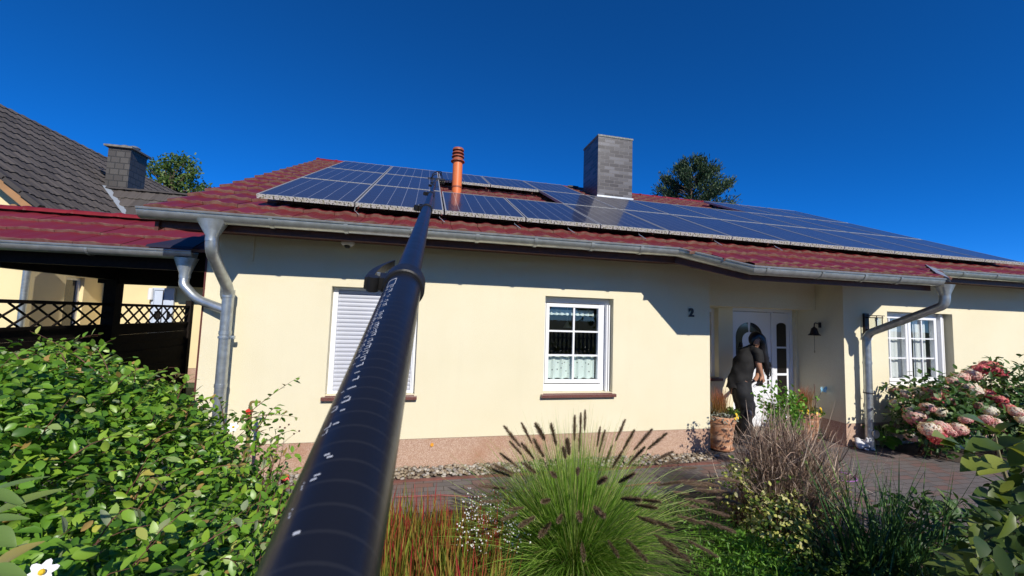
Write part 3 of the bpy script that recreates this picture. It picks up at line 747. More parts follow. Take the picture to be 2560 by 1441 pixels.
def np_mesh(name, V, F, m, parent=None, attrs=None, smooth=False):
    off = np.array(wloc(parent)) if parent else np.zeros(3)
    V = np.asarray(V, np.float32)-off.astype(np.float32)
    me = bpy.data.meshes.new(name); nv = len(V); me.vertices.add(nv); me.vertices.foreach_set('co', V.ravel())
    loops = np.concatenate([f.ravel() for f in F]); tot = np.concatenate([np.full(len(f), f.shape[1]) for f in F])
    me.loops.add(len(loops)); me.loops.foreach_set('vertex_index', loops.astype(np.int32))
    me.polygons.add(len(tot)); st = np.concatenate([[0], np.cumsum(tot)[:-1]])
    me.polygons.foreach_set('loop_start', st.astype(np.int32)); me.polygons.foreach_set('loop_total', tot.astype(np.int32))
    for k_, v in (attrs or {}).items():
        a = me.attributes.new(k_, 'FLOAT', 'POINT'); a.data.foreach_set('value', np.asarray(v, np.float32))
    if smooth: me.polygons.foreach_set('use_smooth', np.ones(len(tot), bool))
    me.update(calc_edges=True); me.materials.append(m)
    o = bpy.data.objects.new(name, me); COL.objects.link(o); o.parent = parent; return o
def nrm(a): return a/np.maximum(np.linalg.norm(a, axis=-1, keepdims=True), 1e-9)
def leaf_geo(P, D, U, L, W, fold=.18, curl=.15, shape='oval'):
    """P base points, D direction along leaf, U rough normal"""
    P = np.asarray(P, float); D = nrm(np.asarray(D, float)); U = np.asarray(U, float)
    S = nrm(np.cross(D, U)); U = np.cross(S, D); n = len(P)
    ts, ws = {'oval': ((.14, .46, .80), (.62, 1., .60)), 'round': ((.12, .5, .86), (.72, 1.05, .66)), 'lance': ((.15, .45, .78), (.66, .95, .5)), 'heart': ((.1, .4, .78), (.9, 1., .5))}[shape]
    L = np.broadcast_to(L, (n,))[:, None]; W = np.broadcast_to(W, (n,))[:, None]
    cv = curl*RNG.uniform(.3, 1.9, (n, 1)); fz0 = fold*.35*RNG.uniform(.2, 1.8, (n, 1)); sk = RNG.normal(0, .06, (n, 1))
    c = lambda t, w_, fz: P+D*L*t+S*(W*.5*w_+L*sk*t*t)+U*(L*(fz-cv*t*t))
    rows = [P]
    for t, w_ in zip(ts, ws): rows += [c(t, -w_, fz0*w_), c(t, 0, 0), c(t, w_, fz0*w_)]
    rows.append(c(1, 0, 0)); V = np.stack(rows, 1); b = np.arange(n)[:, None]*11
    T = np.concatenate([b+np.array(q) for q in ([0, 2, 1], [0, 3, 2], [7, 8, 10], [8, 9, 10])]); Q = np.concatenate([b+np.array(q) for q in ([1, 2, 5, 4], [2, 3, 6, 5], [4, 5, 8, 7], [5, 6, 9, 8])])
    return V.reshape(-1, 3), T, Q
class Leaves:
    def __init__(s): s.V = []; s.T = []; s.Q = []; s.var = []; s.tip = []; s.n = 0
    def add(s, P, D, U, L, W, var, **k):
        V, T, Q = leaf_geo(P, D, U, L, W, **k); s.V.append(V); s.T.append(T+s.n); s.Q.append(Q+s.n); s.n += len(V)
        s.var.append(np.repeat(np.broadcast_to(var, (len(P),)), 11)); s.tip.append(np.zeros(len(V)))
    def blades(s, P, D, L, W, droop, var, nseg=6, tipf=None, wdir=None):
        P = np.asarray(P, float); D = nrm(np.asarray(D, float)); n = len(P); L = np.broadcast_to(L, (n,))[:, None]; W = np.broadcast_to(W, (n,))[:, None]; dr = np.broadcast_to(droop, (n,))[:, None]
        S = nrm(np.cross(D, [0, 0, 1])+RNG.normal(0, .35, (n, 3))) if wdir is None else wdir
        rows = []
        for i in range(nseg+1):
            t = i/nseg; p = P+D*L*t+np.array([0, 0, -1])*dr*L*t*t*(1+.3*t); ww = W*(1-t**2.2)*.5+.0003
            rows.append(np.stack([p-S*ww, p+S*ww], 1))
        V = np.stack(rows, 1).reshape(-1, 3); m = 2*(nseg+1); b = np.arange(n)[:, None]*m
        Q = np.concatenate([b+np.array([2*i, 2*i+1, 2*i+3, 2*i+2]) for i in range(nseg)])
        s.V.append(V); s.Q.append(Q+s.n); s.n += len(V); s.var.append(np.repeat(np.broadcast_to(var, (n,)), m))
        tt = np.repeat(np.linspace(0, 1, nseg+1), 2)[None, :].repeat(n, 0)
        s.tip.append((tipf(tt) if tipf is not None else tt*0).ravel())
    def build(s, name, m, parent=None):
        F = []
        if s.T: F.append(np.concatenate(s.T))
        if s.Q: F.append(np.concatenate(s.Q))
        return np_mesh(name, np.concatenate(s.V), F, m, parent, {'var': np.concatenate(s.var), 'tip': np.concatenate(s.tip)})
def rdir(n, up=0.): d = RNG.normal(0, 1, (n, 3)); d[:, 2] += up; return nrm(d)
def curve_pts(a, b, sag, n=8):
    a = Vector(a); b = Vector(b); return [a.lerp(b, i/n)+Vector(sag)*4*(i/n)*(1-i/n) for i in range(n+1)]

# ------------------------------------------------------------------ carport beside the house
cp = thing('carport', 'carport with burgundy tiles and zinc gutter joined to the left gable of the bungalow', 'carport', (-4.5, 1, 0))
c_us = Vector((0, math.cos(.445), math.sin(.445))); c_un = Vector((0, -math.sin(.445), math.cos(.445)))
tile_field('roof', m_tile2, -8.2, -2.30, 0, 1.10, Vector((0, .02, 2.325)), ux, c_us, c_un, tw=.40, th=.36, parent=cp, amp=.012, lip=.028)
mb = MB(); mb.add([(-8.2, .04, 2.30), (-2.30, .04, 2.30), (-2.30, 1.0, 2.77), (-8.2, 1.0, 2.77)], [(0, 1, 2, 3)]); mb.add([(-8.2, 1.0, 2.77), (-2.3, 1.0, 2.77), (-2.3, 1.95, 2.33), (-8.2, 1.95, 2.33)], [(0, 1, 2, 3)])
mb.box(-8.2, -2.3, .11, .2, 2.13, 2.30)
for i in range(9): x = -8.0+i*.68; mb.obox((x, .16, 2.22), (x, 1.0, 2.62), .07, .12); mb.obox((x, 1.9, 2.27), (x, 1.0, 2.68), .07, .12)
mb.build('rafters', m_dark, cp)
ridge_row('ridge_tiles', -8.2, -2.32, 1.0, 2.80, 13, .10, cp, m_ridge)
gc = gutter('gutter', [(-8.2, -.02, 2.275), (-2.33, -.02, 2.305)], r=.068, parent=cp)
for xx in (-4.0, -3.22, -5.0): 
    mb = MB(); V = []; 
    for i in range(13):
        t = math.pi+math.pi*i/12
        for q in (-.012, .012): V.append((xx+q, -.02+math.cos(t)*.072, 2.293+math.sin(t)*.072))
    mb.add(V, [(i*2, i*2+1, i*2+3, i*2+2) for i in range(12)]); mb.build('gutter_bracket', m_zinc, gc)
mb = MB(); hopper(mb, (-2.40, -.02, 2.25), .19, .10, .13, .16)
q = at(497, 722, Y=-.06); q2 = at(558, 748, Y=-.11)
mb.tube(bend([(-2.40, -.02, 2.06), (-2.40, -.03, 1.97), (q.x-.01, -.06, 1.83), (px_l, -.125, 1.72)], .07), .045, 18); mb.build('downpipe', m_zincs, cp, smooth=True)
mb = MB(); mb.box(-4.21, -4.07, 1.70, 1.84, 0, 2.3); mb.build('post', m_dark, cp)
mb = MB(); mb.box(-4.3, -2.3, 1.72, 1.82, 2.03, 2.30); mb.build('header_beam', m_dark, cp)
mb = MB(); mb.obox((-4.14, 1.76, 2.18), (-4.14, .2, 2.18), .1, .2); mb.build('header_beam', m_dark, cp)
mb = MB(); mb.prism([(-2.75, -.06, 2.34), (-2.34, -.06, 2.34), (-2.34, .25, 2.50), (-2.50, .25, 2.50)], (0, .03, .03)); mb.build('lead_soaker', mat('dark_navy_flashing', (.02, .018, .035), .5), cp)
def trellis(name, label, y0, y1, n, posts):
    t = thing(name, label, 'fence', (-4.16, (y0+y1)/2, 0), 'dark trellis-topped fence panels')
    X = -4.16; mb = MB(); nb = 11
    for i in range(nb): mb.box(X-.012+(i % 2)*.008, X+.012+(i % 2)*.008, y0, y1, .05+i*.127, .05+i*.127+.125)
    mb.build('board_panel', m_dark, t)
    mb = MB(); mb.box(X-.025, X+.03, y0, y1, 1.725, 1.765); mb.box(X-.025, X+.03, y0, y1, 1.44, 1.475); mb.build('rail', m_dark, t)
    mb = MB(); w_ = (y1-y0)/n
    for i in range(-1, n+1):
        for sg in (1, -1):
            ya = y0+i*w_; yb = ya+w_*1.5
            if sg < 0: ya, yb = yb, ya
            za, zb = 1.475, 1.725
            # clip to the panel
            def cl(y): return (min(max(y, y0), y1))
            da = (cl(ya)-ya)/(yb-ya); db = (cl(yb)-ya)/(yb-ya)
            if db-da < .05: continue
            mb.obox((X+.007*sg, ya+(yb-ya)*da, za+(zb-za)*da), (X+.007*sg, ya+(yb-ya)*db, za+(zb-za)*db), .012, .022, up=(1, 0, 0))
    mb.build('lattice', m_dark, t)
    for yy in posts: mb = MB(); mb.box(X-.045, X+.045, yy-.045, yy+.045, 0, 1.86); mb.build('post', m_dark, t)
trellis('trellis_fence', 'dark brown trellis-topped fence panel left of the thick carport post', -.6, 1.69, 9, [-.56])
trellis('trellis_fence', 'dark brown trellis-topped fence panel between the carport post and the slim end post', 1.85, 3.62, 8, [3.66])

# ------------------------------------------------------------------ neighbouring house
nb_ = thing('neighbour_house', 'yellow house with steep dark tiled gable roof behind the carport', 'house', (-9, 6, 0))
YV = 3.7; A_ = at(0, 436, Y=YV); B_ = at(104, 523, Y=YV); mg = (A_.z-B_.z)/(A_.x-B_.x)
gz = lambda x: A_.z+mg*(x-A_.x)
# ridge: ray through (130,327) meets the plane
d_ = ray(130, 327); t_ = (A_.z+mg*(CO[0]-A_.x)-CO[2])/(d_[2]-mg*d_[0]); Rg = CO+d_*t_
ang = math.atan(-mg); g_us = Vector((-math.cos(ang), 0, math.sin(ang))); g_un = Vector((math.sin(ang), 0, math.cos(ang))); g_ux = Vector((0, 1, 0))
XE = -6.55; sl = (XE-Rg[0])/math.cos(ang)
tile_field('roof', m_tileg, YV, YV+13, 0, sl, Vector((XE, 0, gz(XE))), g_ux, g_us, g_un, tw=.30, th=.34, parent=nb_, amp=.028, lip=.026)
mb = MB(); zb = gz(XE)
mb.add([(XE, YV+.05, zb-.04), (XE, YV+13, zb-.04), (Rg[0], YV+13, Rg[2]-.04), (Rg[0], YV+.05, Rg[2]-.04)], [(0, 1, 2, 3)])
mb.add([(Rg[0], YV+.05, Rg[2]), (Rg[0], YV+13, Rg[2]), (2*Rg[0]-XE, YV+13, zb), (2*Rg[0]-XE, YV+.05, zb)], [(0, 1, 2, 3)]); mb.build('roof_underlay', m_tileg, nb_)
# verge tiles and barge board
mb = MB(); L_ = sl; nvt = int(L_/.34)
for i in range(nvt):
    a = Vector((XE, YV-.03, zb))+g_us*(i*.34); mb.obox(a+g_un*(.03), a+g_us*.36+g_un*.012, .11, .07, up=g_un)
mb.build('verge_tiles', m_tileg, nb_)
m_barge = mat('ochre_barge_board', (.36, .19, .08), .6, var=.1)
mb = MB(); a = Vector((XE, YV+.0, zb)); mb.obox(a-g_un*.10, a+g_us*L_-g_un*.10, .03, .13, up=g_un); mb.build('barge_board', m_barge, nb_)
mb = MB(); p = at(47, 517, Y=YV+.2); mb.tube([(p.x, YV+.1, p.z-.05), (p.x, YV+.8, p.z-.05)], .07, 10); mb.build('purlin_end', m_barge, nb_)
CXN = -7.0
mb = MB()
mb.add([(CXN, 4.1, 0), (CXN, 4.1, gz(CXN)-.1), (Rg[0], 4.1, Rg[2]-.1), (2*Rg[0]-CXN, 4.1, gz(CXN)-.1), (2*Rg[0]-CXN, 4.1, 0)], [(0, 1, 2, 3, 4)])
NW = (4.98, 5.42, 1.0, 2.28)
def side_open(mb, X, y0, y1, z0, z1, op, dep):
    ys = [y0, op[0], op[1], y1]; zs = [z0, op[2], op[3], z1]
    for i in range(3):
        for j in range(3):
            if i == 1 and j == 1: continue
            mb.add([(X, ys[i], zs[j]), (X, ys[i+1], zs[j]), (X, ys[i+1], zs[j+1]), (X, ys[i], zs[j+1])], [(0, 3, 2, 1)])
    for (ya, za), (yb, zb_) in (((op[0], op[2]), (op[0], op[3])), ((op[1], op[3]), (op[1], op[2])), ((op[0], op[3]), (op[1], op[3])), ((op[1], op[2]), (op[0], op[2]))):
        mb.add([(X, ya, za), (X-dep, ya, za), (X-dep, yb, zb_), (X, yb, zb_)], [(0, 1, 2, 3)])
side_open(mb, CXN, 4.1, 5.95, 0, gz(CXN)-.05, NW, .12)
mb.add([(CXN, 5.95, .33), (3, 5.95, .33), (3, 5.95, 2.75), (CXN, 5.95, 2.75)], [(0, 1, 2, 3)])
mb.build('wall', m_wall2, nb_)
mb = MB(); mb.box(CXN, -2.2, 5.96, 6.1, 0, .33); mb.build('plinth', m_plinth, nb_)
mb = MB(); X = CXN-.12
for a, b, c_, d_2 in ((NW[0], NW[1], NW[2], NW[2]+.06), (NW[0], NW[1], NW[3]-.06, NW[3]), (NW[0], NW[0]+.05, NW[2]+.06, NW[3]-.06), (NW[1]-.05, NW[1], NW[2]+.06, NW[3]-.06)): mb.box(X, X+.05, a, b, c_, d_2)
nwin = mb.build('window', m_white, nb_)
mb = MB(); mb.box(X+.01, X+.02, NW[0]+.05, NW[1]-.05, NW[2]+.06, NW[3]-.06); mb.build('glass', mat('dark_reflective_glass', (.03, .035, .04), .05, spec=.8), nwin)
mb = MB(); mb.box(CXN, CXN+.08, NW[0]-.05, NW[1]+.05, NW[2]-.05, NW[2]-.01); mb.build('sill', m_white, nwin)
mb = MB(); mb.tube([(-6.86, 4.0, 2.75), (-6.9, 4.03, 2.4), (-6.9, 4.03, 0)], .05, 14); mb.build('downpipe', m_zincs, nb_, smooth=True)
# rear door
p0 = at(385, 716, Y=5.93); p1 = at(440, 722, Y=5.93)
mb = MB(); frame_rect(mb, p0.x, p1.x, .3, p1.z, 5.88, 5.94, .05); mb.box(p0.x+.05, p1.x-.05, 5.90, 5.94, .35, p1.z-.05)
nd = mb.build('back_door', mat('pale_blue_door', (.55, .62, .75), .4), nb_)
for i in (0, 1): mb = MB(); xx = p0.x+.08+i*.24; mb.box(xx, xx+.12, 5.892, 5.899, 1.45, 1.62); mb.build('pane', m_pane, nd)
mb = MB(); mb.box((p0.x+p1.x)/2-.008, (p0.x+p1.x)/2+.008, 5.885, 5.899, .35, p1.z-.05); mb.build('centre_joint', m_rub, nd)
# wing roof
WS = .74; WYE, WZE = 5.2, 2.355; wz = lambda y: WZE+(y-WYE)*WS  # eave, out of view, brought forward so its overhang shades the wing wall
WRY = 7.24; rr_ = 4.70; WS = (rr_-WZE)/(WRY-WYE)
wa = math.atan(WS); w_us = Vector((0, math.cos(wa), math.sin(wa))); w_un = Vector((0, -math.sin(wa), math.cos(wa)))
xi = lambda z: A_.x+(z-A_.z)/mg       # x where the gable plane has height z
wing = tile_field('wing_roof', m_tileg, -10.5, 2.5, 0, (WRY-WYE)/math.cos(wa), Vector((0, WYE, WZE)), ux, w_us, w_un, tw=.30, th=.34, parent=nb_, amp=.022, lip=.026,
                  inside=lambda x, s: x > xi(WZE+s*math.sin(wa))-.3)
mb = MB(); mb.add([(xi(WZE), WYE, WZE-.04), (2.5, WYE, WZE-.04), (2.5, WRY, rr_-.04), (xi(rr_), WRY, rr_-.04)], [(0, 1, 2, 3)]); mb.add([(xi(rr_), WRY, rr_), (2.5, WRY, rr_), (2.5, WRY+3.5, WZE), (xi(rr_), WRY+3.5, WZE)], [(0, 1, 2, 3)]); mb.build('wing_underlay', m_tileg, nb_)
ridge_row('wing_ridge_tiles', xi(rr_)+.1, 2.5, WRY, rr_-.01, 28, .10, nb_, m_tileg)
mb = MB(); a = Vector((xi(WZE), WYE, WZE)); b = Vector((xi(rr_), WRY, rr_)); mb.obox(a+Vector((.04, 0, .06)), b+Vector((.04, 0, .06)), .12, .012, up=(g_un+w_un)); mb.build('valley_flashing', mat('bare_zinc_strip', (.38, .42, .46), .5, metal=.3), nb_)
# chimney clad in slate
YC = 7.4; ca = at(258, 470, Y=YC); cb_ = at(318, 470, Y=YC); ct = at(262, 366, Y=YC)
mb = MB(); mb.box(ca.x+.02, cb_.x, YC, YC+.62, ca.z-1, ct.z); nch = mb.build('chimney', m_slate, nb_)
mb = MB(); mb.box(ca.x-.05, cb_.x+.06, YC-.07, YC+.69, ct.z, ct.z+.05); mb.build('cap', mat('chimney_slab', (.22, .2, .17), .8, col2=(.12, .11, .1), vscale=12), nch)
for i, xx in enumerate((.33, .72)):
    mb = MB(); xc = ca.x+(cb_.x-ca.x)*xx; mb.lathe((xc, YC+.35, ct.z+.05), [(.09, 0), (.09, .08), (.13, .09), (.12, .11), (.05, .15)], 16); mb.build('flue', m_zincs, nch, smooth=True)
mb = MB()
for i in range(5): a = at(232+i*5, 408+i*7, Y=8.9-i*.2); mb.box(a.x-.12, a.x+.12, a.y-.1, a.y+.1, a.z, a.z+.02)
mb.build('roof_tread', m_black, nb_)
mb = MB(); p = at(377, 732, Y=5.85); mb.lathe((p.x, 5.85, p.z-.16), [(.05, 0), (.05, .2), (.045, .26)], 16); tag(mb.build('wall_lamp', m_white, smooth=True), 'small white cylinder lamp on the neighbour wall left of its pale blue door', 'wall lamp')
# tip of a dark roof far right
mb = MB(); p = at(2538, 664, Y=6); 
fr = thing('far_house', 'dark tiled roof corner just showing behind the solar panels at the right edge', 'house', (p.x+3, 8, 0))
mb.add([(p.x, 6, p.z), (p.x+8, 6, p.z), (p.x+8, 11, p.z+.4), (p.x+2.6, 8.5, p.z+.75), (p.x+6, 8.5, p.z+.75), (p.x, 11, p.z)], [(0, 1, 4, 3), (0, 3, 5)]); mb.build('roof', m_tileg, fr)
mb = MB(); mb.box(p.x+.4, p.x+8, 6.4, 10.6, 0, p.z-.02); mb.build('wall', m_wall2, fr)

# ------------------------------------------------------------------ trees
m_bark = mat('tree_bark', (.10, .07, .05), .9, var=.3, vscale=12, bump=.8)
def tree(name, label, base, crown_c, crown_r, nleaf, L, W, lm, clump=40, group=None, up=.3, trunk_r=.12, taper=1., shape='oval', spread=.22):
    t = thing(name, label, 'tree', base, group); base = Vector(base); cc = Vector(crown_c)
    mb = MB(); mb.tube(curve_pts(base, cc+Vector((0, 0, crown_r[2]*.6)), (.1, .05, 0), 8), [trunk_r*(1-.09*i) for i in range(9)], 10); lv = Leaves(); cl = []
    for i in range(clump):
        d = nrm(RNG.normal(0, 1, 3)); rr = RNG.uniform(.45, 1.)
        q = np.array(cc)+d*np.array(crown_r)*rr*(1-taper*max(0, d[2])*.0); 
        if taper != 1.: q[:2] = np.array(cc)[:2]+(q[:2]-np.array(cc)[:2])*max(.1, 1-(q[2]-cc.z+crown_r[2])/(2*crown_r[2])*(1-taper))
        cl.append(q); s_ = base.lerp(cc, RNG.uniform(.4, 1)); mb.tube(curve_pts(s_, Vector(q), (0, 0, -.1), 4), [trunk_r*.35, trunk_r*.28, trunk_r*.2, trunk_r*.13, .01], 6)
    mb.build('trunk', m_bark, t, smooth=True); cl = np.array(cl)
    k_ = RNG.integers(0, clump, nleaf); d = rdir(nleaf); rad = np.abs(RNG.normal(0, spread, (nleaf, 1)))*min(crown_r)
    P = cl[k_]+d*rad*np.array([1.2, 1.2, .8]); out = nrm(P-np.array(cc)); D = nrm(out*.6+rdir(nleaf)*.9+np.array([0, 0, up])); U = nrm(out+rdir(nleaf)*.8+np.array([0, 0, .6]))
    lv.add(P, D, U, RNG.uniform(.7, 1.3, nleaf)*L, RNG.uniform(.7, 1.3, nleaf)*W, np.clip(RNG.normal(.5, .25, nleaf), 0, 1), shape=shape)
    lv.build('crown', lm, t); return t
lm_tree = leaf_mat('cherry_leaves', [(0, (.035, .075, .012)), (.6, (.09, .16, .03)), (1, (.20, .26, .06))], .5, .3)
lm_con = leaf_mat('conifer_needles', [(0, (.010, .028, .012)), (.6, (.028, .060, .022)), (1, (.07, .11, .03))], .6, .1)
c0 = at(425, 462, Y=15)
t1 = thing('cherry_tree', 'loose light green broad-leaved tree behind the neighbour roof', 'tree', (c0.x, 15, 0))
lv = Leaves(); mb = MB(); mb.tube([(c0.x, 15, 0), (c0.x, 15, c0.z-1)], [.2, .14], 10)
ends = [(372, 455), (385, 405), (395, 425), (430, 392), (432, 430), (455, 400), (468, 392), (415, 450), (445, 455), (480, 430), (490, 428), (475, 455), (510, 466), (350, 470), (400, 475), (440, 480), (470, 482), (360, 485), (420, 415), (405, 445), (460, 440), (352, 452), (500, 480), (518, 470), (362, 408), (445, 396), (490, 410), (410, 402)]
for (ex, ey) in ends:
    e = at(ex, ey, Y=15+RNG.uniform(-.9, .9)); s_ = Vector((c0.x, 15, c0.z-.9+RNG.uniform(0, .5))); cps = curve_pts(s_, e, (0, 0, .12), 6); mb.tube(cps, [.05, .04, .033, .026, .02, .014, .006], 6)
    n_ = 125; tt = RNG.beta(7, 1.0, n_); P = np.array([np.array(s_)+(np.array(e)-np.array(s_))*q for q in tt])+RNG.normal(0, .13, (n_, 3)); D = rdir(n_, -.5)
    lv.add(P, D, rdir(n_, .8), RNG.uniform(.10, .17, n_), RNG.uniform(.05, .08, n_), np.clip(RNG.normal(.5, .25, n_), 0, 1))
mb.build('trunk', m_bark, t1, smooth=True); lv.build('crown', lm_tree, t1)
# conifer: whorled upswept boughs
c1 = at(1728, 470, Y=24); zt = at(1735, 404, Y=24).z; wdt = (at(1818, 470, Y=24).x-at(1640, 470, Y=24).x)/2
t2 = thing('conifer_tree', 'dense dark green conifer rising beyond the roof ridge', 'tree', (c1.x, 24, 0))
mb = MB(); mb.tube([(c1.x, 24, 0), (c1.x, 24, zt-.4)], [.3, .06], 10); lv = Leaves()
for i in range(150):
    z_ = zt-.15-RNG.beta(1.1, 1.0)*5.2; lvl = (zt-z_); rad = wdt*min(1.05, math.sqrt(max(.02, lvl)/3.3))*RNG.uniform(.72, 1.04)*(1 if lvl < 3.6 else .95); a = RNG.uniform(0, 6.283)
    e = np.array([c1.x+math.cos(a)*rad, 24+math.sin(a)*rad, z_+.18*rad]); s_ = np.array([c1.x, 24, z_-.35*rad]); mb.tube(curve_pts(s_, e, (0, 0, -.1), 3), [.05, .04, .025, .01], 5)
    n_ = 100; tt = RNG.uniform(.5, 1.02, n_); P = s_+(e-s_)*tt[:, None]+RNG.normal(0, .15, (n_, 3)); dd = nrm(e-s_); D = nrm(dd*.8+np.array([0, 0, .7])+RNG.normal(0, .45, (n_, 3)))
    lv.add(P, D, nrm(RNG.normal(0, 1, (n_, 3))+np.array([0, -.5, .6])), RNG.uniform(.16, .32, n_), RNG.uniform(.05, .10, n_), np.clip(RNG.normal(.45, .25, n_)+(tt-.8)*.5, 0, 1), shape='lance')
mb.build('trunk', m_bark, t2, smooth=True); lv.build('crown', lm_con, t2)
# trees across the street behind the viewer; the window panes mirror them
for i, (x_, y_, h_) in enumerate(((-7, -19, 5.2), (-1, -21, 6.0), (5, -20, 5.4), (12, -19, 5.8), (19, -21, 6.2))):
    tree('street_tree', 'green garden tree across the street, mirrored dimly in the window panes', (x_, y_, 0), (x_, y_, h_*.85), (3.4, 2.4, h_*.62), 2200, .5, .34, lm_tree, clump=34, group='trees across the street', spread=.3)
pf = thing('picket_fence', 'grey picket fence along the street, mirrored in the small-paned window', 'fence', (3, -12, 0))
mb = MB()
for i in range(90): x_ = -6+i*.2; mb.prism([(x_, -12, .1), (x_+.1, -12, .1), (x_+.1, -12, 1.1), (x_+.05, -12, 1.18), (x_, -12, 1.1)], (0, .02, 0))
mb.build('pickets', mat('grey_wood', (.22, .2, .18), .8), pf, )
mb = MB(); mb.box(-6.1, 12.2, -11.97, -11.93, .35, .43); mb.box(-6.1, 12.2, -11.97, -11.93, .85, .93); mb.build('rails', MATS['grey_wood'], pf)

# ------------------------------------------------------------------ wall fittings
cu = bpy.data.curves.new('two', 'FONT'); cu.body = '2'; cu.size = .155; cu.extrude = .008; cu.offset = .006; cu.align_x = 'CENTER'; cu.align_y = 'CENTER'
to = bpy.data.objects.new('two', cu); COL.objects.link(to); dg = bpy.context.evaluated_depsgraph_get(); me = bpy.data.meshes.new_from_object(to.evaluated_get(dg)); bpy.data.objects.remove(to)
me.materials.append(m_black); hn = bpy.data.objects.new('house_number', me); COL.objects.link(hn); p = at(1727, 783, Y=0); hn.location = (p.x, -.012, p.z); hn.rotation_euler = (math.radians(90), 0, 0)
tag(hn, 'black house number 2 on the cream wall left of the entrance', 'house number')
m_cam = mat('white_glossy_plastic', (.78, .78, .76), .25)
p = at(870, 608, Y=-.06); t = thing('dome_camera', 'white dome security camera under the eave above the shuttered window', 'camera', (p.x, -.05, p.z))
mb = MB(); mb.sphere((p.x, -.07, p.z-.0), (.072, .07, .05), 20, 10); mb.tube([(p.x, -.0, p.z+.02), (p.x, -.06, p.z+.03)], .055, 16); mb.build('housing', m_cam, t, smooth=True)
mb = MB(); mb.sphere((p.x, -.085, p.z-.028), (.038, .04, .038), 16, 8); mb.build('lens_dome', m_black, t, smooth=True)
# bell
bp_ = at(2050, 812, X=RX1-.002); t = thing('door_bell', 'dark cast hand bell with pull chain on the recess wall right of the door', 'bell', (RX1, bp_.y, bp_.z))
bx_, by_, bz_ = RX1, bp_.y, bp_.z
mb = MB(); mb.box(bx_-.012, bx_-.001, by_-.02, by_+.02, bz_-.05, bz_+.035); mb.tube(bend([(bx_, by_, bz_), (bx_-.11, by_, bz_+.03), (bx_-.12, by_, bz_-.05)], .03), .008, 8); mb.build('bracket', m_iron, t, smooth=True)
mb = MB(); mb.lathe((bx_-.12, by_, bz_-.175), [(.088, 0), (.080, .012), (.06, .03), (.048, .075), (.040, .11), (.018, .128), (.014, .14)], 24); mb.build('bell_body', m_iron, t, smooth=True)
mb = MB(); mb.tube([(bx_-.12, by_, bz_-.16), (bx_-.12, by_, bz_-.42)], .004, 6); mb.sphere((bx_-.12, by_, bz_-.43), (.008, .008, .022)); mb.build('pull_chain', mat('rope', (.3, .25, .16), .8), t)
# lantern
lp = at(2166, 812, Y=-.02); lx, lz = lp.x, lp.z; t = thing('wall_lantern', 'dark square wall lantern with clear glass left of the right window', 'wall lantern', (lx, 0, lz))
m_lan = mat('dark_bronze_metal', (.035, .02, .015), .45, metal=.4)
mb = MB(); mb.box(lx-.045, lx+.045, -.03, -.001, lz-.17, lz+.17); mb.build('back_plate', m_lan, t, bevel=.003)
mb = MB(); y0_, y1_ = -.20, -.09
for yy in (y0_,):
    for xx in (lx-.055, lx+.055): mb.box(xx-.004, xx+.004, yy-.004, yy+.004, lz-.08, lz+.13)
mb.box(lx-.065, lx+.065, y0_-.01, y1_+.01, lz-.09, lz-.075); mb.box(lx-.065, lx+.065, y0_-.01, y1_+.01, lz+.10, lz+.112); mb.box(lx-.075, lx+.075, y0_-.02, y1_+.02, lz+.13, lz+.14)
mb.box(lx-.01, lx+.01, -.09, -.028, lz-.085, lz-.07); mb.box(lx-.01, lx+.01, -.09, -.028, lz+.1, lz+.115); mb.build('cage', m_lan, t)
mb = MB(); mb.box(lx-.05, lx+.05, y0_+.004, y0_+.007, lz-.075, lz+.1); mb.box(lx-.05, lx-.047, y0_+.01, y1_-.01, lz-.075, lz+.1); mb.box(lx+.047, lx+.05, y0_+.01, y1_-.01, lz-.075, lz+.1); mb.build('glass', m_glass, t)
mb = MB(); mb.tube([(lx, -.16, lz+.10), (lx, -.16, lz+.05)], .018, 12); mb.tube([(lx, -.16, lz+.05), (lx, -.16, lz-.02)], .013, 12); mb.build('bulb', m_cam, t, smooth=True)
mb = MB(); mb.lathe((lx+.02, -.04, lz-.235), [(.035, 0), (.04, .03), (.03, .055)], 14); mb.build('motion_sensor', m_cam, t, smooth=True)
p = at(1080, 1112, Y=.008); mb = MB(); mb.tube([(p.x, .007, p.z), (p.x, -.004, p.z)], .019, 14)
tag(mb.build('marker_disc', mat('orange_disc', (.75, .33, .03), .5)), 'small round orange marker disc on the reddish plinth', 'marker')

# curtains and lamp inside the kitchen window
m_cur = mat('mint_curtain', (.42, .55, .52), .85); k = N(m_cur)
v_ = k.new('ShaderNodeTexVoronoi'); v_.inputs['Scale'].default_value = 17; k.l(k.tc.outputs['Object'], v_.inputs['Vector'])
c = k.mix(k.ramp(v_.outputs['Distance'], [(.12, (1, 1, 1)), (.2, (0, 0, 0))]), (.76, .84, .82), (.16, .18, .18)); k.l(c, k.b.inputs['Base Color'])
def drape(name, m, x0, x1, z0, z1, y, waves, amp, label, cat='curtain', group=None, par=None):
    V = []; F = []; n = 80
    for i in range(n+1):
        t = i/n; x = x0+(x1-x0)*t; yy = y+amp*math.sin(t*waves*6.283)+amp*.4*math.sin(t*waves*13.3+1)
        V += [(x, yy, z0+.004*math.sin(t*waves*6.283)), (x, y+(yy-y)*.5, z1)]
    F = [(2*i, 2*i+2, 2*i+3, 2*i+1) for i in range(n)]; mb = MB(); mb.add(V, F); o = mb.build(name, m, par, smooth=True)
    if label: tag(o, label, cat, group)
    return o
drape('cafe_curtain', m_cur, 1.60, 2.26, .98, 1.27, .19, 5.5, .018, 'mint green patterned half curtain in the kitchen window')
drape('valance', m_cur, 1.60, 2.26, 1.80, 1.87, .22, 9, .012, 'short mint valance strip across the top of the kitchen window')
m_net = mat('white_net_curtain', (.80, .80, .82), .8)
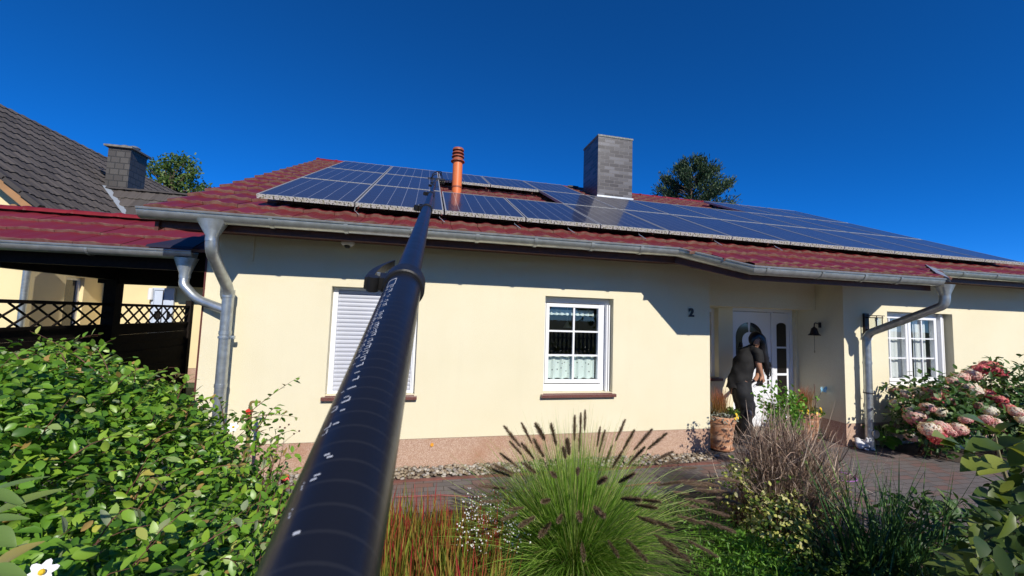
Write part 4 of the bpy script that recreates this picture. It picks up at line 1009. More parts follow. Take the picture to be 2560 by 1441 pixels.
drape('net_curtain', m_net, 7.17, 7.80, .98, 1.95, .21, 6, .009, 'white net curtain behind the left sash of the double window', group='net curtains of the double window')
drape('net_curtain', m_net, 7.95, 8.22, .98, 1.95, .21, 3, .009, 'white net curtain behind the right sash of the double window', group='net curtains of the double window')
lp = at(1418, 815, Y=.75); t = thing('pendant_lamp', 'small cream pendant lamp hanging inside the kitchen window', 'lamp', (lp.x, .75, lp.z))
mb = MB(); mb.lathe((lp.x, .75, lp.z-.03), [(.062, 0), (.05, .02), (.02, .075), (.008, .09)], 20); mb.build('lamp_shade', mat('cream_shade', (.85, .75, .5), .4), t, smooth=True)
mb = MB(); mb.tube([(lp.x, .75, lp.z+.05), (lp.x, .75, 2.54)], .004, 6); mb.build('cord', m_cam, t)

# ------------------------------------------------------------------ pots
m_terra = mat('terracotta', (.44, .19, .09), .8); k = N(m_terra)
mp = k.new('ShaderNodeMapping'); mp.inputs['Rotation'].default_value = (0, .5, 0); mp.inputs['Scale'].default_value = (1, 1, 5); k.l(k.tc.outputs['Object'], mp.inputs[0])
wv = k.new('ShaderNodeTexNoise'); wv.inputs['Scale'].default_value = 3.2; wv.inputs['Detail'].default_value = 4; wv.inputs['Distortion'].default_value = 1.2; k.l(mp.outputs[0], wv.inputs['Vector'])
k.l(k.ramp(wv.outputs['Fac'], [(.35, (.40, .17, .085)), (.5, (.52, .27, .15)), (.62, (.66, .43, .29))]), k.b.inputs['Base Color'])
def pot(x, y, r, h, label):
    t = thing('plant_pot', label, 'flower pot', (x, y, .012), 'terracotta pots beside the door')
    mb = MB(); mb.lathe((x, y, .035), [(r*.66, 0), (r*.70, .02), (r*.80, h*.45), (r*.90, h*.78), (r*.92, h*.80), (r*.99, h*.82), (r, h*.97), (r*.97, h), (r*.88, h), (r*.86, h*.92)], 36); pt = mb.build('pot_body', m_terra, t, smooth=True, angle=50)
    mb = MB(); mb.lathe((x, y, .0125), [(r*.72, 0), (r*.86, .02), (r*.87, .032), (r*.84, .032), (r*.7, .014)], 32); mb.build('saucer', m_terra, t, smooth=True)
    mb = MB(); mb.lathe((x, y, .035+h*.86), [(r*.86, 0), (r*.5, .015)], 24); mb.build('potting_soil', m_soil, t); return t
PLX, PLY, PRX, PRY = 4.16, .13, 5.86, .32
pot(PLX, PLY, .195, .44, 'large marbled terracotta pot with saucer left of the door beside the wall corner')
pot(PRX, PRY, .185, .42, 'plain terracotta pot with saucer right of the door below the bell')
lm_red = leaf_mat('blood_grass', [(0, (.05, .11, .015)), (.55, (.20, .32, .035)), (1, (.42, .36, .09))], .45, .35, tipcol=(.36, .025, .04))
lm_potred = leaf_mat('pot_grass', [(0, (.22, .20, .05)), (1, (.42, .22, .08))], .5, .3, tipcol=(.38, .09, .05))
lm_small = leaf_mat('small_leaves', [(0, (.04, .09, .02)), (.6, (.09, .17, .03)), (1, (.20, .27, .05))], .5, .3)
lm_silver = leaf_mat('silver_leaves', [(0, (.14, .16, .13)), (1, (.30, .32, .27))], .7, .1)
m_yel = mat('yellow_petal', (.80, .52, .02), .5); m_wpet = mat('white_petal', (.82, .82, .82), .5)
def petals(lv, c, r, n, nor, L, W, var=.5):
    nor = nrm(np.asarray(nor, float)); a = nrm(np.cross(nor, [0.3, .9, .2])); b = np.cross(nor, a); th_ = np.arange(n)/n*6.283+RNG.uniform(0, 6)
    D = a[None]*np.cos(th_)[:, None]+b[None]*np.sin(th_)[:, None]+nor*.15; P = np.array(c)[None]+D*r; lv.add(P, D, np.repeat(nor[None], n, 0), L, W, var, shape='round', fold=.1, curl=.2)
def pot_plants(x, y, z, label1, label2, sil):
    t = thing('pot_grass', label1, 'ornamental grass', (x, y, z)); lv = Leaves(); n = 240; P = np.c_[RNG.normal(x-.02, .04, n), RNG.normal(y, .04, n), np.full(n, z-.02)]
    D = nrm(np.c_[RNG.normal(0, .14, n), RNG.normal(0, .14, n), np.ones(n)]); lv.blades(P, D, RNG.uniform(.3, .52, n), .006, RNG.uniform(0, .12, n), RNG.uniform(0, 1, n), 4, tipf=lambda q: np.clip(q*1.5-.55, 0, 1)); lv.build('blades', lm_potred, t)
    t = thing('pot_flowers', label2, 'flowers', (x, y, z)); lv = Leaves(); n = 650; ang_ = RNG.uniform(0, 6.283, n); rr = .20*np.sqrt(RNG.uniform(0, 1, n)); P = np.c_[x+rr*np.cos(ang_)*1.15, y+rr*np.sin(ang_), z+.03+.09*RNG.uniform(0, 1, n)-rr*.25]
    lv.add(P, rdir(n, .4), rdir(n, 1.2), .035, .022, np.clip(RNG.normal(.5, .3, n), 0, 1)); lv.build('foliage', lm_silver if sil else lm_small, t)
    lv = Leaves(); n = 26
    for i in range(n):
        a = RNG.uniform(-1.2, 1.0) if sil else RNG.uniform(0, 6.283); q = (x+.2*math.cos(a), y+.17*math.sin(a)-.03, z+.03+RNG.uniform(0, .08)); petals(lv, q, .002, 5, (RNG.normal(0, .3), -1, .5), .018, .016)
    lv.build('blossoms', m_yel, t)
    if sil:
        lv = Leaves(); n = 200; P = np.c_[RNG.normal(x+.12, .05, n), RNG.normal(y-.05, .05, n), z+.06+.08*RNG.uniform(0, 1, n)]; lv.add(P, rdir(n, .4), rdir(n, 1.2), .04, .025, np.clip(RNG.normal(.6, .3, n), 0, 1)); lv.build('green_foliage', lm_small, t)
pot_plants(PLX, PLY, .43, 'reddish upright grass growing in the marbled pot left of the door', 'silver-leaved bedding plant with yellow blooms in the marbled left pot', True)
pot_plants(PRX, PRY, .41, 'straw-tipped grass growing in the right-hand terracotta pot', 'green trailing bedding plant with yellow flowers in the right-hand pot', False)
t = thing('butterfly_stake', 'blue butterfly ornament on a wire stake in the right pot', 'garden ornament', (PRX+.12, PRY, .4)); p = at(2056, 974, Y=PRY-.02)
mb = MB(); mb.tube([(PRX+.1, PRY, .42), (p.x, p.y, p.z)], .0025, 5); mb.build('wire', m_iron, t)
m_blue = mat('blue_enamel', (.12, .42, .62), .35, col2=(.5, .7, .8), vscale=30)
mb = MB()
for sg in (-1, 1): mb.prism([(p.x, p.y, p.z), (p.x+sg*.045, p.y-.02, p.z+.05), (p.x+sg*.075, p.y-.03, p.z+.02), (p.x+sg*.05, p.y-.02, p.z-.01), (p.x+sg*.055, p.y-.02, p.z-.045), (p.x+sg*.02, p.y, p.z-.04)], (0, .004, 0))
mb.tube([(p.x, p.y-.004, p.z-.03), (p.x, p.y-.004, p.z+.04)], .005, 6); mb.build('wings', m_blue, t)
# stone figurine by the downpipe: a crouching frog of pale stone
p = at(2156, 1122, Z=0); m_stone = mat('white_painted_stone', (.62, .62, .64), .85, var=.12, vscale=18, bump=.4)
t = thing('frog_figurine', 'pale stone frog figurine crouching at the foot of the right downpipe', 'garden ornament', (p.x, p.y, 0)); x_, y_ = p.x, p.y
def meta_obj(name, balls, m, parent, res=.012):
    mbd = bpy.data.metaballs.new(name+'_mb'); mbd.resolution = res; mbd.render_resolution = res; mbd.threshold = .3
    for c, r in balls:
        e = mbd.elements.new(); e.co = c; e.radius = (max(r) if hasattr(r, '__len__') else r)*1.35
        if hasattr(r, '__len__'): e.type = 'ELLIPSOID'; mx_ = max(r); e.size_x, e.size_y, e.size_z = [q/mx_ for q in r]
    ob = bpy.data.objects.new(name+'_mb', mbd); COL.objects.link(ob); bpy.context.view_layer.update(); me = bpy.data.meshes.new_from_object(ob.evaluated_get(bpy.context.evaluated_depsgraph_get())); bpy.data.objects.remove(ob)
    me.name = name; off = wloc(parent); me.transform(Matrix.Translation(-off)); me.materials.append(m); me.polygons.foreach_set('use_smooth', [True]*len(me.polygons)); o = bpy.data.objects.new(name, me); COL.objects.link(o); o.parent = parent; return o
meta_obj('frog_body', [((x_, y_, .075), (.085, .075, .06)), ((x_-.07, y_-.02, .05), (.055, .05, .045)), ((x_+.075, y_-.02, .045), (.05, .045, .04)), ((x_+.01, y_-.07, .125), (.05, .045, .035)), ((x_-.02, y_-.08, .165), .02), ((x_+.04, y_-.08, .165), .02), ((x_-.05, y_-.09, .02), (.035, .03, .015)), ((x_+.06, y_-.1, .02), (.035, .03, .015)), ((x_-.06, y_+.02, .12), .04), ((x_-.085, y_, .09), .035)], m_stone, t, .012)
# garden tap
p = at(622, 1072, Y=-.35); q = at(622, 1012, Y=-.35); x_ = p.x
t = thing('garden_tap', 'rusty brown standpipe tap with red valve between the hedge and the wall', 'tap', (x_, -.35, 0))
mb = MB(); mb.tube([(x_, -.35, 0), (x_, -.35, q.z-.02)], .018, 10); mb.tube(bend([(x_, -.35, q.z-.04), (x_, -.36, q.z+.03), (x_+.09, -.38, q.z+.03)], .03), .012, 8); mb.build('pipe', mat('rusty_pipe', (.10, .05, .03), .7, col2=(.35, .3, .08), vscale=25), t, smooth=True)
mb = MB(); mb.tube([(x_, -.40, q.z-.06), (x_, -.35, q.z-.06)], .028, 12); mb.box(x_-.03, x_+.03, -.41, -.4, q.z-.065, q.z-.055); mb.build('valve', mat('red_valve', (.6, .05, .03), .4), t)

# pebbles along the wall
V = []; F = []; ico = MB(); ico.sphere((0, 0, 0), 1, 7, 5); iv = np.array(ico.v); vs = []; qs = []; ts_ = []; va = []; n0 = 0
for i in range(2100):
    x = RNG.uniform(-2.1, 3.9); y = -.02-RNG.uniform(0, .27 if x < 3.4 else .27-.3*(x-3.4)); s_ = RNG.uniform(.012, .026); a = RNG.uniform(0, 6.28); sc_ = np.array([1.2, .9, .6])*s_; p_ = iv*sc_*(1+RNG.normal(0, .08, (len(iv), 1)))
    p_ = np.c_[p_[:, 0]*math.cos(a)-p_[:, 1]*math.sin(a), p_[:, 0]*math.sin(a)+p_[:, 1]*math.cos(a), p_[:, 2]]+[x, y, .01+RNG.uniform(0, .035)]; vs.append(p_); va.append(np.full(len(iv), RNG.uniform(0, 1)))
    for f in ico.f: (ts_ if len(f) == 3 else qs).append([q+n0 for q in f])
    n0 += len(iv)
m_peb = leaf_mat('river_pebbles', [(0, (.10, .08, .06)), (.3, (.27, .21, .14)), (.6, (.36, .30, .22)), (.8, (.22, .20, .19)), (1, (.50, .46, .39))], .7, 0)
tag(np_mesh('pebbles', np.concatenate(vs), [np.array(ts_), np.array(qs)], m_peb, None, {'var': np.concatenate(va)}, smooth=True), 'strip of pale river pebbles along the foot of the wall', 'pebbles', kind='stuff')
mb = MB(); m_edge = mat('red_concrete_edging', (.17, .07, .055), .85, var=.2, vscale=8, bump=.4)
mb.box(-2.2, 3.75, -.345, -.30, -.02, .012); tag(mb.build('edging_strip', m_edge), kind='structure')
mb = MB(); mb.tube([at(990, 1243, Z=.012), at(1100, 1238, Z=.012), at(1190, 1243, Z=.012), at(1300, 1228, Z=.012), at(1500, 1222, Z=.012), at(1650, 1206, Z=.012)], .008, 8)
tag(mb.build('garden_hose', mat('red_rubber_hose', (.20, .06, .055), .5), smooth=True), 'thin dull red hose lying on the paving behind the grasses', 'hose')
mb = MB(); pts = [at(2075, 1195, Z=.008), at(2110, 1204, Z=.008), at(2145, 1204, Z=.008), at(2138, 1190, Z=.008), at(2100, 1180, Z=.008)]; mb.tube(bend(pts, .1), .005, 6)
tag(mb.build('cable', mat('violet_cable', (.35, .12, .4), .5), smooth=True), 'thin violet cable looped on the paving before the entrance', 'cable')
#PART3
# ------------------------------------------------------------------ hedge in the left foreground
lm_hedge = leaf_mat('hedge_leaves', [(0, (.03, .085, .012)), (.3, (.085, .21, .02)), (.6, (.17, .34, .03)), (.82, (.30, .45, .05)), (.90, (.28, .34, .20)), (.97, (.48, .50, .07)), (1, (.42, .28, .09))], .38, .28, spec=.5)
m_twig = mat('reddish_twig', (.13, .055, .035), .7, var=.3, vscale=20)
hedge = thing('hedge_shrub', 'large glossy green cotoneaster hedge filling the left foreground', 'shrub', CW(-1.6, 1.3, 0))
def edge_r(f): return -.575*f-.03
def hz(r, f):
    e = edge_r(f)-r; v = np.array([noise.noise(Vector((a*2.2, b*2.2, 0))) for a, b in zip(np.ravel(r), np.ravel(f))]).reshape(np.shape(r))
    back = np.clip((f-1.75)/.7, 0, 1)
    return 1.30+.10*np.clip(f-.9, -1, .9)+.28*np.clip((-r/np.maximum(f, .1)-.80)*1.0, 0, .6)*np.clip(f-.6, 0, 1)-.46*np.exp(-np.maximum(e, 0)/.24)+.20*v-.9*back**2
lv = Leaves(); n = 25000
f = .38+2.0*RNG.beta(1.0, 1.0, n); r = edge_r(f)-(.0+RNG.beta(1, 1.1, n)*np.maximum(.2, (1.42*f+.1)-.575*f)); 
z = hz(r, f)-np.abs(RNG.normal(0, .075, n))+.03*RNG.normal(0, 1, n); P = np.array([CW(a, b, c) for a, b, c in zip(r, f, z)])
N0 = np.array([0, 0, 1.])*np.ones((n, 1)); hd = np.array(CW(1, 0, 0))-np.array(CW(0, 0, 0))
D = nrm(rdir(n)*np.array([1, 1, .45])+hd*.35+np.array([0, 0, -.15])); U = nrm(N0+rdir(n)*.9+np.array([0, -.25, 0]))
lv.add(P, D, U, RNG.uniform(.022, .043, n), RNG.uniform(.013, .028, n), np.clip(RNG.beta(2.0, 2.4, n)+(RNG.uniform(0, 1, n) > .93)*.4, 0, 1), fold=.3)
# right-hand flank and rear flank
n = 17000; f = RNG.uniform(.55, 2.3, n); zz = RNG.uniform(.05, 1., n)*(hz(edge_r(f)-.02, f)+.02); bulge = .10*np.sin(np.clip(zz/1.25, 0, 1)*3.14)
nz_ = np.array([noise.noise(Vector((a*2.5, b*2.5, 5))) for a, b in zip(f, zz)])
r = edge_r(f)+bulge+.09*nz_-.02-np.abs(RNG.normal(0, .05, n)); P = np.array([CW(a, b, c) for a, b, c in zip(r, f, zz)])
D = nrm(rdir(n)*.8+np.array([0, 0, -.25])+hd*.3); U = nrm(hd*.8+rdir(n)*.8+np.array([0, -.3, .6]))
lv.add(P, D, U, RNG.uniform(.022, .050, n), RNG.uniform(.013, .028, n), np.clip(RNG.beta(2.0, 2.6, n)+(RNG.uniform(0, 1, n) > .95)*.4, 0, 1), fold=.3)
n = 5000; f = 2.15+RNG.normal(0, .06, n); r = -RNG.uniform(1.2, 3.2, n); zz = RNG.uniform(.1, 1.2, n); P = np.array([CW(a, b, c) for a, b, c in zip(r, f, zz)])
lv.add(P, rdir(n, -.2), nrm(rdir(n)*.6+np.array([0, .6, .5])), .035, .02, np.clip(RNG.beta(2, 2.6, n), 0, 1))
# shoots: arching twigs that carry leaves
stems = []
def shoot(mb, a, b, sag, r0, nl, L, up=.4, leaf=True, rng=(.25, 1.)):
    pts = curve_pts(a, b, sag, 9); mb.tube(pts, [r0*(1-.85*i/9) for i in range(10)], 6)
    if leaf:
        for i in range(nl):
            t = rng[0]+(rng[1]-rng[0])*(i+RNG.uniform(0, .6))/nl; j = min(8, int(t*9)); p = np.array(pts[j].lerp(pts[j+1], min(1, t*9-j))); d = np.array((pts[j+1]-pts[j]).normalized())
            s_ = nrm(np.cross(d, rdir(1)[0])); lv.add([p], [d*.6+s_*.9], [nrm(np.array([0, -.3, 1.])+rdir(1)[0]*.5)], L*RNG.uniform(.7, 1.15), L*.5*RNG.uniform(.8, 1.2), np.clip(RNG.normal(.7, .18), 0, 1))
mb = MB()
for i in range(230):
    ff = RNG.uniform(.55, 2.0); rr = edge_r(ff)-RNG.uniform(-.02, .75*ff); zt_ = float(hz(np.array([rr]), np.array([ff]))[0])
    a = CW(rr-.05, ff+RNG.uniform(-.1, .1), zt_-RNG.uniform(.25, .5)); b = CW(rr+RNG.uniform(.05, .28), ff+RNG.uniform(-.12, .15), zt_+RNG.uniform(-.18, .07)); shoot(mb, a, b, (0, 0, RNG.uniform(.03, .12)), .0032, 9, .038)
for i in range(70):
    ff = RNG.uniform(.7, 2.0); rr = edge_r(ff)+RNG.uniform(-.03, .06); z0_ = RNG.uniform(.2, .8); shoot(mb, CW(rr-.05, ff, z0_), CW(rr+RNG.uniform(-.02, .08), ff+RNG.uniform(-.1, .1), z0_+RNG.uniform(.2, .45)), (.02, 0, .05), .0034, 7, .032)
def px_shoot(pxs, dep, r0=.003, nl=9, L=.04, **k): 
    a = atd(*pxs[0], dep); b = atd(*pxs[1], dep); shoot(mb, a, b, k.pop('sag', (0, 0, .03)), r0, nl, L, **k)
px_shoot(((300, 985), (75, 828)), 1.75, nl=16, L=.04); px_shoot(((190, 960), (85, 900)), 1.7, nl=5, L=.05); px_shoot(((290, 990), (232, 862)), 1.75, nl=9, L=.04); px_shoot(((330, 1010), (340, 912)), 1.6, nl=7, L=.036)
px_shoot(((440, 1010), (470, 960)), 1.75, nl=7, L=.03); px_shoot(((60, 960), (30, 880)), 1.6, nl=5, L=.055); px_shoot(((170, 935), (140, 880)), 1.7, nl=6, L=.04); px_shoot(((390, 1010), (370, 955)), 1.7, nl=6, L=.035)
for (a, b, nl_) in (((560, 1090), (752, 940), 14), ((610, 1050), (745, 1045), 9), ((640, 1080), (700, 1010), 6), ((600, 1075), (690, 1100), 6), ((560, 1060), (545, 990), 6), ((630, 1130), (740, 1075), 5), ((520, 1050), (490, 980), 6)):
    px_shoot((a, b), 2.0, .0028, nl_, .036, sag=(0, 0, .02), rng=(.15, 1.))
for a_, b_ in (((655, 1160), (735, 1085)), ((655, 1160), (712, 1070)), ((655, 1160), (748, 1078)), ((655, 1160), (722, 1062)), ((655, 1160), (700, 1068))):
    px_shoot((a_, b_), 2.0, .0015, 0, .02, leaf=False, sag=(0, 0, .01)); mb.sphere(atd(*b_, 2.0), .005, 6, 4)
for i in range(20):
    ff = RNG.uniform(.7, 1.9); rr = edge_r(ff)-RNG.uniform(.25, .9); mb.tube(curve_pts(CW(rr, ff, 0), CW(rr+RNG.uniform(-.15, .1), ff+RNG.uniform(-.1, .1), .85), (.05, 0, 0), 5), [.016, .014, .011, .009, .006, .003], 6)
lv.build('foliage', lm_hedge, hedge); mb.build('branches', m_twig, hedge, smooth=True)

# wide lance-shaped leaves at the left edge, close to the lens
lm_broad = leaf_mat('broad_leaves', [(0, (.08, .15, .04)), (.5, (.17, .27, .07)), (.8, (.27, .30, .08)), (1, (.42, .30, .10))], .4, .35)
t = thing('lily_plant', 'long pale olive lance leaves reaching in at the left edge of the foreground', 'plant', atd(-60, 1500, .75)); t.location.z = 0
lv = Leaves(); mb = MB()
def one_leaf(a, b, dep0, dep1, wpx, var, up=(0, -.5, 1)):
    A = atd(*a, dep0); B = atd(*b, dep1); L = (B-A).length; n_ = 8; S = np.array((B-A).normalized().cross(Vector(up)).normalized()); V = []
    Un = np.cross(S, np.array((B-A).normalized()))
    w_ = wpx/FPX*dep0
    for i in range(n_+1):
        t_ = i/n_; p = np.array(A.lerp(B, t_))+Un*(.10*L*4*t_*(1-t_))*.5; ww = w_*.5*math.sin(math.pi*min(1, t_**.75*.97+.02))+.0005
        V += [p-S*ww+Un*ww*.35, p, p+S*ww+Un*ww*.35]
    V = np.array(V); Q = np.array([[3*i+j, 3*i+j+1, 3*i+j+4, 3*i+j+3] for i in range(n_) for j in (0, 1)])
    lv.V.append(V); lv.Q.append(Q+lv.n); lv.n += len(V); lv.var.append(np.full(len(V), var)); lv.tip.append(np.linspace(0, 1, len(V)))
for a in (((-60, 1250), (125, 1192), .62, .62, 20, .45), ((-40, 1300), (170, 1222), .60, .62, 34, .6), ((-30, 1225), (66, 1268), .60, .60, 24, .4), ((-50, 1305), (75, 1298), .55, .55, 22, .5), ((-40, 1330), (40, 1368), .5, .5, 46, .45), ((-40, 1440), (112, 1354), .48, .5, 44, .9), ((-30, 1420), (70, 1445), .46, .46, 30, .5), ((-40, 1400), (18, 1330), .5, .52, 30, .3), ((-60, 1260), (-5, 1160), .6, .62, 26, .5)): one_leaf(*a)
p = atd(-70, 1330, .56); mb.tube([(p.x, p.y, 0), (p.x, p.y, 1.1), tuple(p)], [.008, .007, .005], 8); mb.build('stem', m_twig, t); lv.build('leaves', lm_broad, t)
# white anemone flowers
for (fx, fy, dep, rpx, lab) in ((104, 1432, .66, 30, 'white five-petalled blossom at the bottom left corner below the broad leaves'), (583, 1068, 1.72, 12, 'small white blossom on the upper edge of the hedge near the downpipe')):
    c = atd(fx, fy, dep); t = thing('white_flower', lab, 'flower', c); nor = nrm(np.array(CO)-np.array(c)+np.array([0, 0, .25])); lv = Leaves(); R_ = rpx/FPX*dep
    petals(lv, np.array(c), R_*.02, 6, nor, R_*.98, R_*.60); lv.build('petals', m_wpet, t); mb = MB(); mb.sphere(np.array(c)+nor*R_*.22, R_*.24, 10, 6); mb.build('flower_centre', m_yel, t); mb = MB(); mb.tube([tuple(c), tuple(np.array(c)+[0.01, .01, -.25])], R_*.05, 6); mb.build('stem', m_twig, t)
c = atd(712, 1198, 2.15); t = thing('red_flower', 'single red bloom beside the hedge and the pole', 'flower', (c.x, c.y, 0)); lv = Leaves(); m_redp = mat('red_petal', (.62, .04, .02), .5)
for k_ in range(3): petals(lv, np.array(c)+[0, 0, .006*k_], .002, 6, (0, -1, .5), .024-.005*k_, .022)
lv.build('petals', m_redp, t); mb = MB(); mb.tube([(c.x, c.y+.01, .0), tuple(c)], .003, 6); mb.build('stem', m_twig, t)

# ------------------------------------------------------------------ fountain grass
lm_fg = leaf_mat('fountain_grass', [(0, (.045, .11, .014)), (.3, (.13, .27, .03)), (.7, (.28, .47, .07)), (.93, (.48, .58, .18)), (1, (.52, .42, .2))], .42, .4)
m_head = leaf_mat('seed_head_bristles', [(0, (.12, .075, .055)), (.6, (.27, .18, .13)), (1, (.48, .37, .27))], .8, .4)
FG = Vector((1.12, -2.02, 0)); fg = thing('fountain_grass', 'big fountain grass clump with dark bottlebrush seed heads in the centre foreground', 'ornamental grass', FG)
lv = Leaves(); n = 5600; az = RNG.uniform(0, 6.283, n); el = np.radians(np.clip(RNG.normal(56, 19, n), 14, 88)); rb = RNG.uniform(0, .12, n)
P = np.c_[FG.x+rb*np.cos(az), FG.y+rb*np.sin(az), np.zeros(n)]; D = np.c_[np.cos(az)*np.cos(el), np.sin(az)*np.cos(el), np.sin(el)]
lv.blades(P, D, RNG.uniform(.66, 1.42, n)*(1-.20*np.sin(el)), RNG.uniform(.003, .0062, n), RNG.uniform(.10, .58, n)*(1.3-np.sin(el)*.8), RNG.uniform(0, 1, n), 9)
n = 260; az = RNG.uniform(0, 6.283, n); el = np.radians(RNG.uniform(62, 88, n)); lv.blades(np.repeat(np.array(FG)[None], n, 0), np.c_[np.cos(az)*np.cos(el), np.sin(az)*np.cos(el), np.sin(el)], RNG.uniform(1.0, 1.22, n), .0026, RNG.uniform(.02, .12, n), RNG.uniform(.3, 1, n), 8)
lv.build('blades', lm_fg, fg)
def make_head(seed):
    g = np.random.default_rng(seed); lv = Leaves(); n = 760; t_ = g.uniform(0, 1, n); a = g.uniform(0, 6.283, n); L = .15; P = np.c_[np.zeros(n), np.zeros(n), t_*L]
    D = nrm(np.c_[np.cos(a), np.sin(a), g.uniform(.9, 2.2, n)]); lv.blades(P, D, (.019*np.sin(np.pi*np.clip(t_*.86+.10, 0, 1))**.6+.003)*g.uniform(.6, 1.5, n), .0011, 0, np.clip(g.normal(.45, .25, n), 0, 1), 2)
    return lv
heads = []
tips = [(1463, 1028, 0), (1452, 1035, 0), (1437, 1042, 0), (1340, 1062, -1), (1305, 1060, 0), (1262, 1068, 0), (1378, 1062, -.5), (1500, 1070, .1), (1562, 1052, .3), (1585, 1078, -.2), (1628, 1076, 0), (1665, 1085, -.2), (1275, 1105, -.3), (1305, 1110, -.5), (1335, 1100, -.6), (1252, 1135, 0), (1512, 1078, .4), (1450, 1080, .3), (1418, 1100, -.9), (1680, 1130, 0), (1700, 1150, .3), (1220, 1170, .2), (1240, 1165, -.4), (1310, 1160, -.7), (1408, 1120, -.9), (1445, 1172, -1.), (1378, 1182, -1.), (1585, 1185, -.8), (1515, 1195, -1), (1700, 1205, -.3), (1740, 1205, 0), (1765, 1215, .3), (1650, 1255, -1), (1600, 1250, -1), (1640, 1270, -.9), (1270, 1275, -.6), (1255, 1300, -.8), (1300, 1315, -.9), (1355, 1255, -1), (1450, 1300, -1.1), (1395, 1305, -1.1), (1500, 1280, -1.1), (1510, 1290, -1.), (1680, 1320, -.9), (1760, 1310, -.5), (1640, 1310, -1.), (1780, 1260, -.2), (1720, 1400, -1.), (1690, 1370, -1.), (1545, 1390, -1.1), (1460, 1400, -1.1), (1555, 1130, -.4), (1610, 1120, 0), (1530, 1115, .2), (1745, 1270, .2), (1720, 1235, .4), (1790, 1230, 0), (1200, 1215, 0), (1350, 1340, -1.), (1830, 1235, .3), (1850, 1260, .1), (1820, 1290, -.3), (1795, 1215, .5), (1848, 1205, .4), (1740, 1170, .6), (1205, 1255, -.2), (1835, 1330, -.6), (1790, 1390, -.8), (1615, 1400, -1.1)]
hm = [make_head(s) for s in (3, 4, 5)]
hmesh = []
for h_ in hm:
    o = h_.build('seed_head', m_head); hmesh.append(o.data); bpy.data.objects.remove(o)
sm = MB()
for i, (tx, ty, dy) in enumerate(tips):
    # tip position in the world: on a ring about the clump, dy = towards(-) / away(+) from the viewer
    dep = (Vector(FG)-Vector(CO)).dot(Vector(_f)) + dy*.62
    Tp = atd(tx, ty, dep); hor = Vector((Tp.x-FG.x, Tp.y-FG.y, 0))
    if Tp.z < .12: Tp.z = .12
    base = FG+hor.normalized()*.06; mid = base.lerp(Tp, .55)+Vector((0, 0, .10+.25*hor.length)); pts = []
    for j in range(9): t_ = j/8; pts.append(base*(1-t_)**2+mid*2*t_*(1-t_)+Tp*t_*t_)
    # trim the stalk so that the head carries on along its tangent
    tan = (pts[-1]-pts[-2]).normalized(); sc_ = RNG.uniform(.85, 1.2); L = .16*sc_; start = Tp-tan*L
    sm.tube(pts[:-2]+[start, Tp], [.0019]*(len(pts)), 4)
    o = bpy.data.objects.new('seed_head', hmesh[i % 3]); COL.objects.link(o); o.parent = fg; o.location = start-FG; o.rotation_mode = 'QUATERNION'; o.rotation_quaternion = tan.to_track_quat('Z', 'Y'); o.scale = (sc_*1.05, sc_*1.05, sc_*1.1)
sm.build('stalks', mat('grass_stalk', (.22, .28, .08), .6), fg)

# ------------------------------------------------------------------ blood grass
bg_ = thing('blood_grass', 'upright green blood grass with crimson tips right of the pole in the foreground', 'ornamental grass', CW(-.45, 2.6, 0))
lv = Leaves(); n = 1900; r = RNG.uniform(-1.15, .02, n); f = 2.15+RNG.uniform(0, 1., n)-.0; keep = r > -.42*f-.05; r = r[keep]; f = f[keep]; n = len(r)
P = np.array([CW(a, b, 0) for a, b in zip(r, f)]); hfac = np.array([.8+.35*noise.noise(Vector((a*4, b*4, 1))) for a, b in zip(r, f)])
D = nrm(np.c_[RNG.normal(0, .12, n), RNG.normal(0, .12, n), np.ones(n)]); lv.blades(P, D, RNG.uniform(.36, .66, n)*hfac, RNG.uniform(.008, .016, n), RNG.uniform(0, .14, n), RNG.uniform(0, 1, n), 5, tipf=lambda q: np.clip(q*2.0-1.08+RNG.normal(0, .5, (len(q), 1)), 0, 1))
lv.build('blades', lm_red, bg_)
# low white-flowered ground cover between the grasses, greens below the dry bush
def cover(name, label, cat, pts_px, n, L, W, h, lm, nf=0, fm=None, kind='stuff', shape='oval', zf=0., up=1.0):
    lv = Leaves(); fl = Leaves(); A = [at(*q, Z=zf) for q in pts_px]
    for _ in range(n):
        w_ = RNG.dirichlet(np.ones(len(A))*.8); p = sum((np.array(a)*q for a, q in zip(A, w_)), np.zeros(3)); zz = h*RNG.uniform(.2, 1)*(.8+.5*noise.noise(Vector(p)*5)); p = p+[RNG.normal(0, .03), RNG.normal(0, .03), zz]
        lv.add([p], rdir(1, .3), rdir(1, up), L*RNG.uniform(.6, 1.3), W*RNG.uniform(.6, 1.3), np.clip(RNG.normal(.5, .28), 0, 1), shape=shape)
    for _ in range(nf):
        w_ = RNG.dirichlet(np.ones(len(A))*.8); p = sum((np.array(a)*q for a, q in zip(A, w_)), np.zeros(3))+[0, 0, h*RNG.uniform(.8, 1.15)]; petals(fl, p, .001, 5, (RNG.normal(0, .4), -.8, .8), .0045, .004)
    o = lv.build(name, lm); tag(o, label, cat, kind=kind)
    if nf: fo = fl.build('tiny_flowers', fm, o)
    return o
cover('ground_cover', 'low ground cover dotted with tiny white flowers between the red-tipped and fountain grass', 'ground cover', ((1150, 1330), (1290, 1330), (1340, 1500), (1130, 1520)), 2600, .022, .008, .32, lm_small, 420, m_wpet, zf=.0)
lm_bright = leaf_mat('bright_weeds', [(0, (.07, .18, .018)), (.6, (.15, .34, .035)), (1, (.26, .46, .07))], .45, .35)
cover('green_weeds', 'bright green low weeds in the bed right of the fountain grass', 'weeds', ((1700, 1330), (1960, 1380), (2040, 1520), (1740, 1560)), 4200, .04, .012, .26, lm_bright, shape='lance')
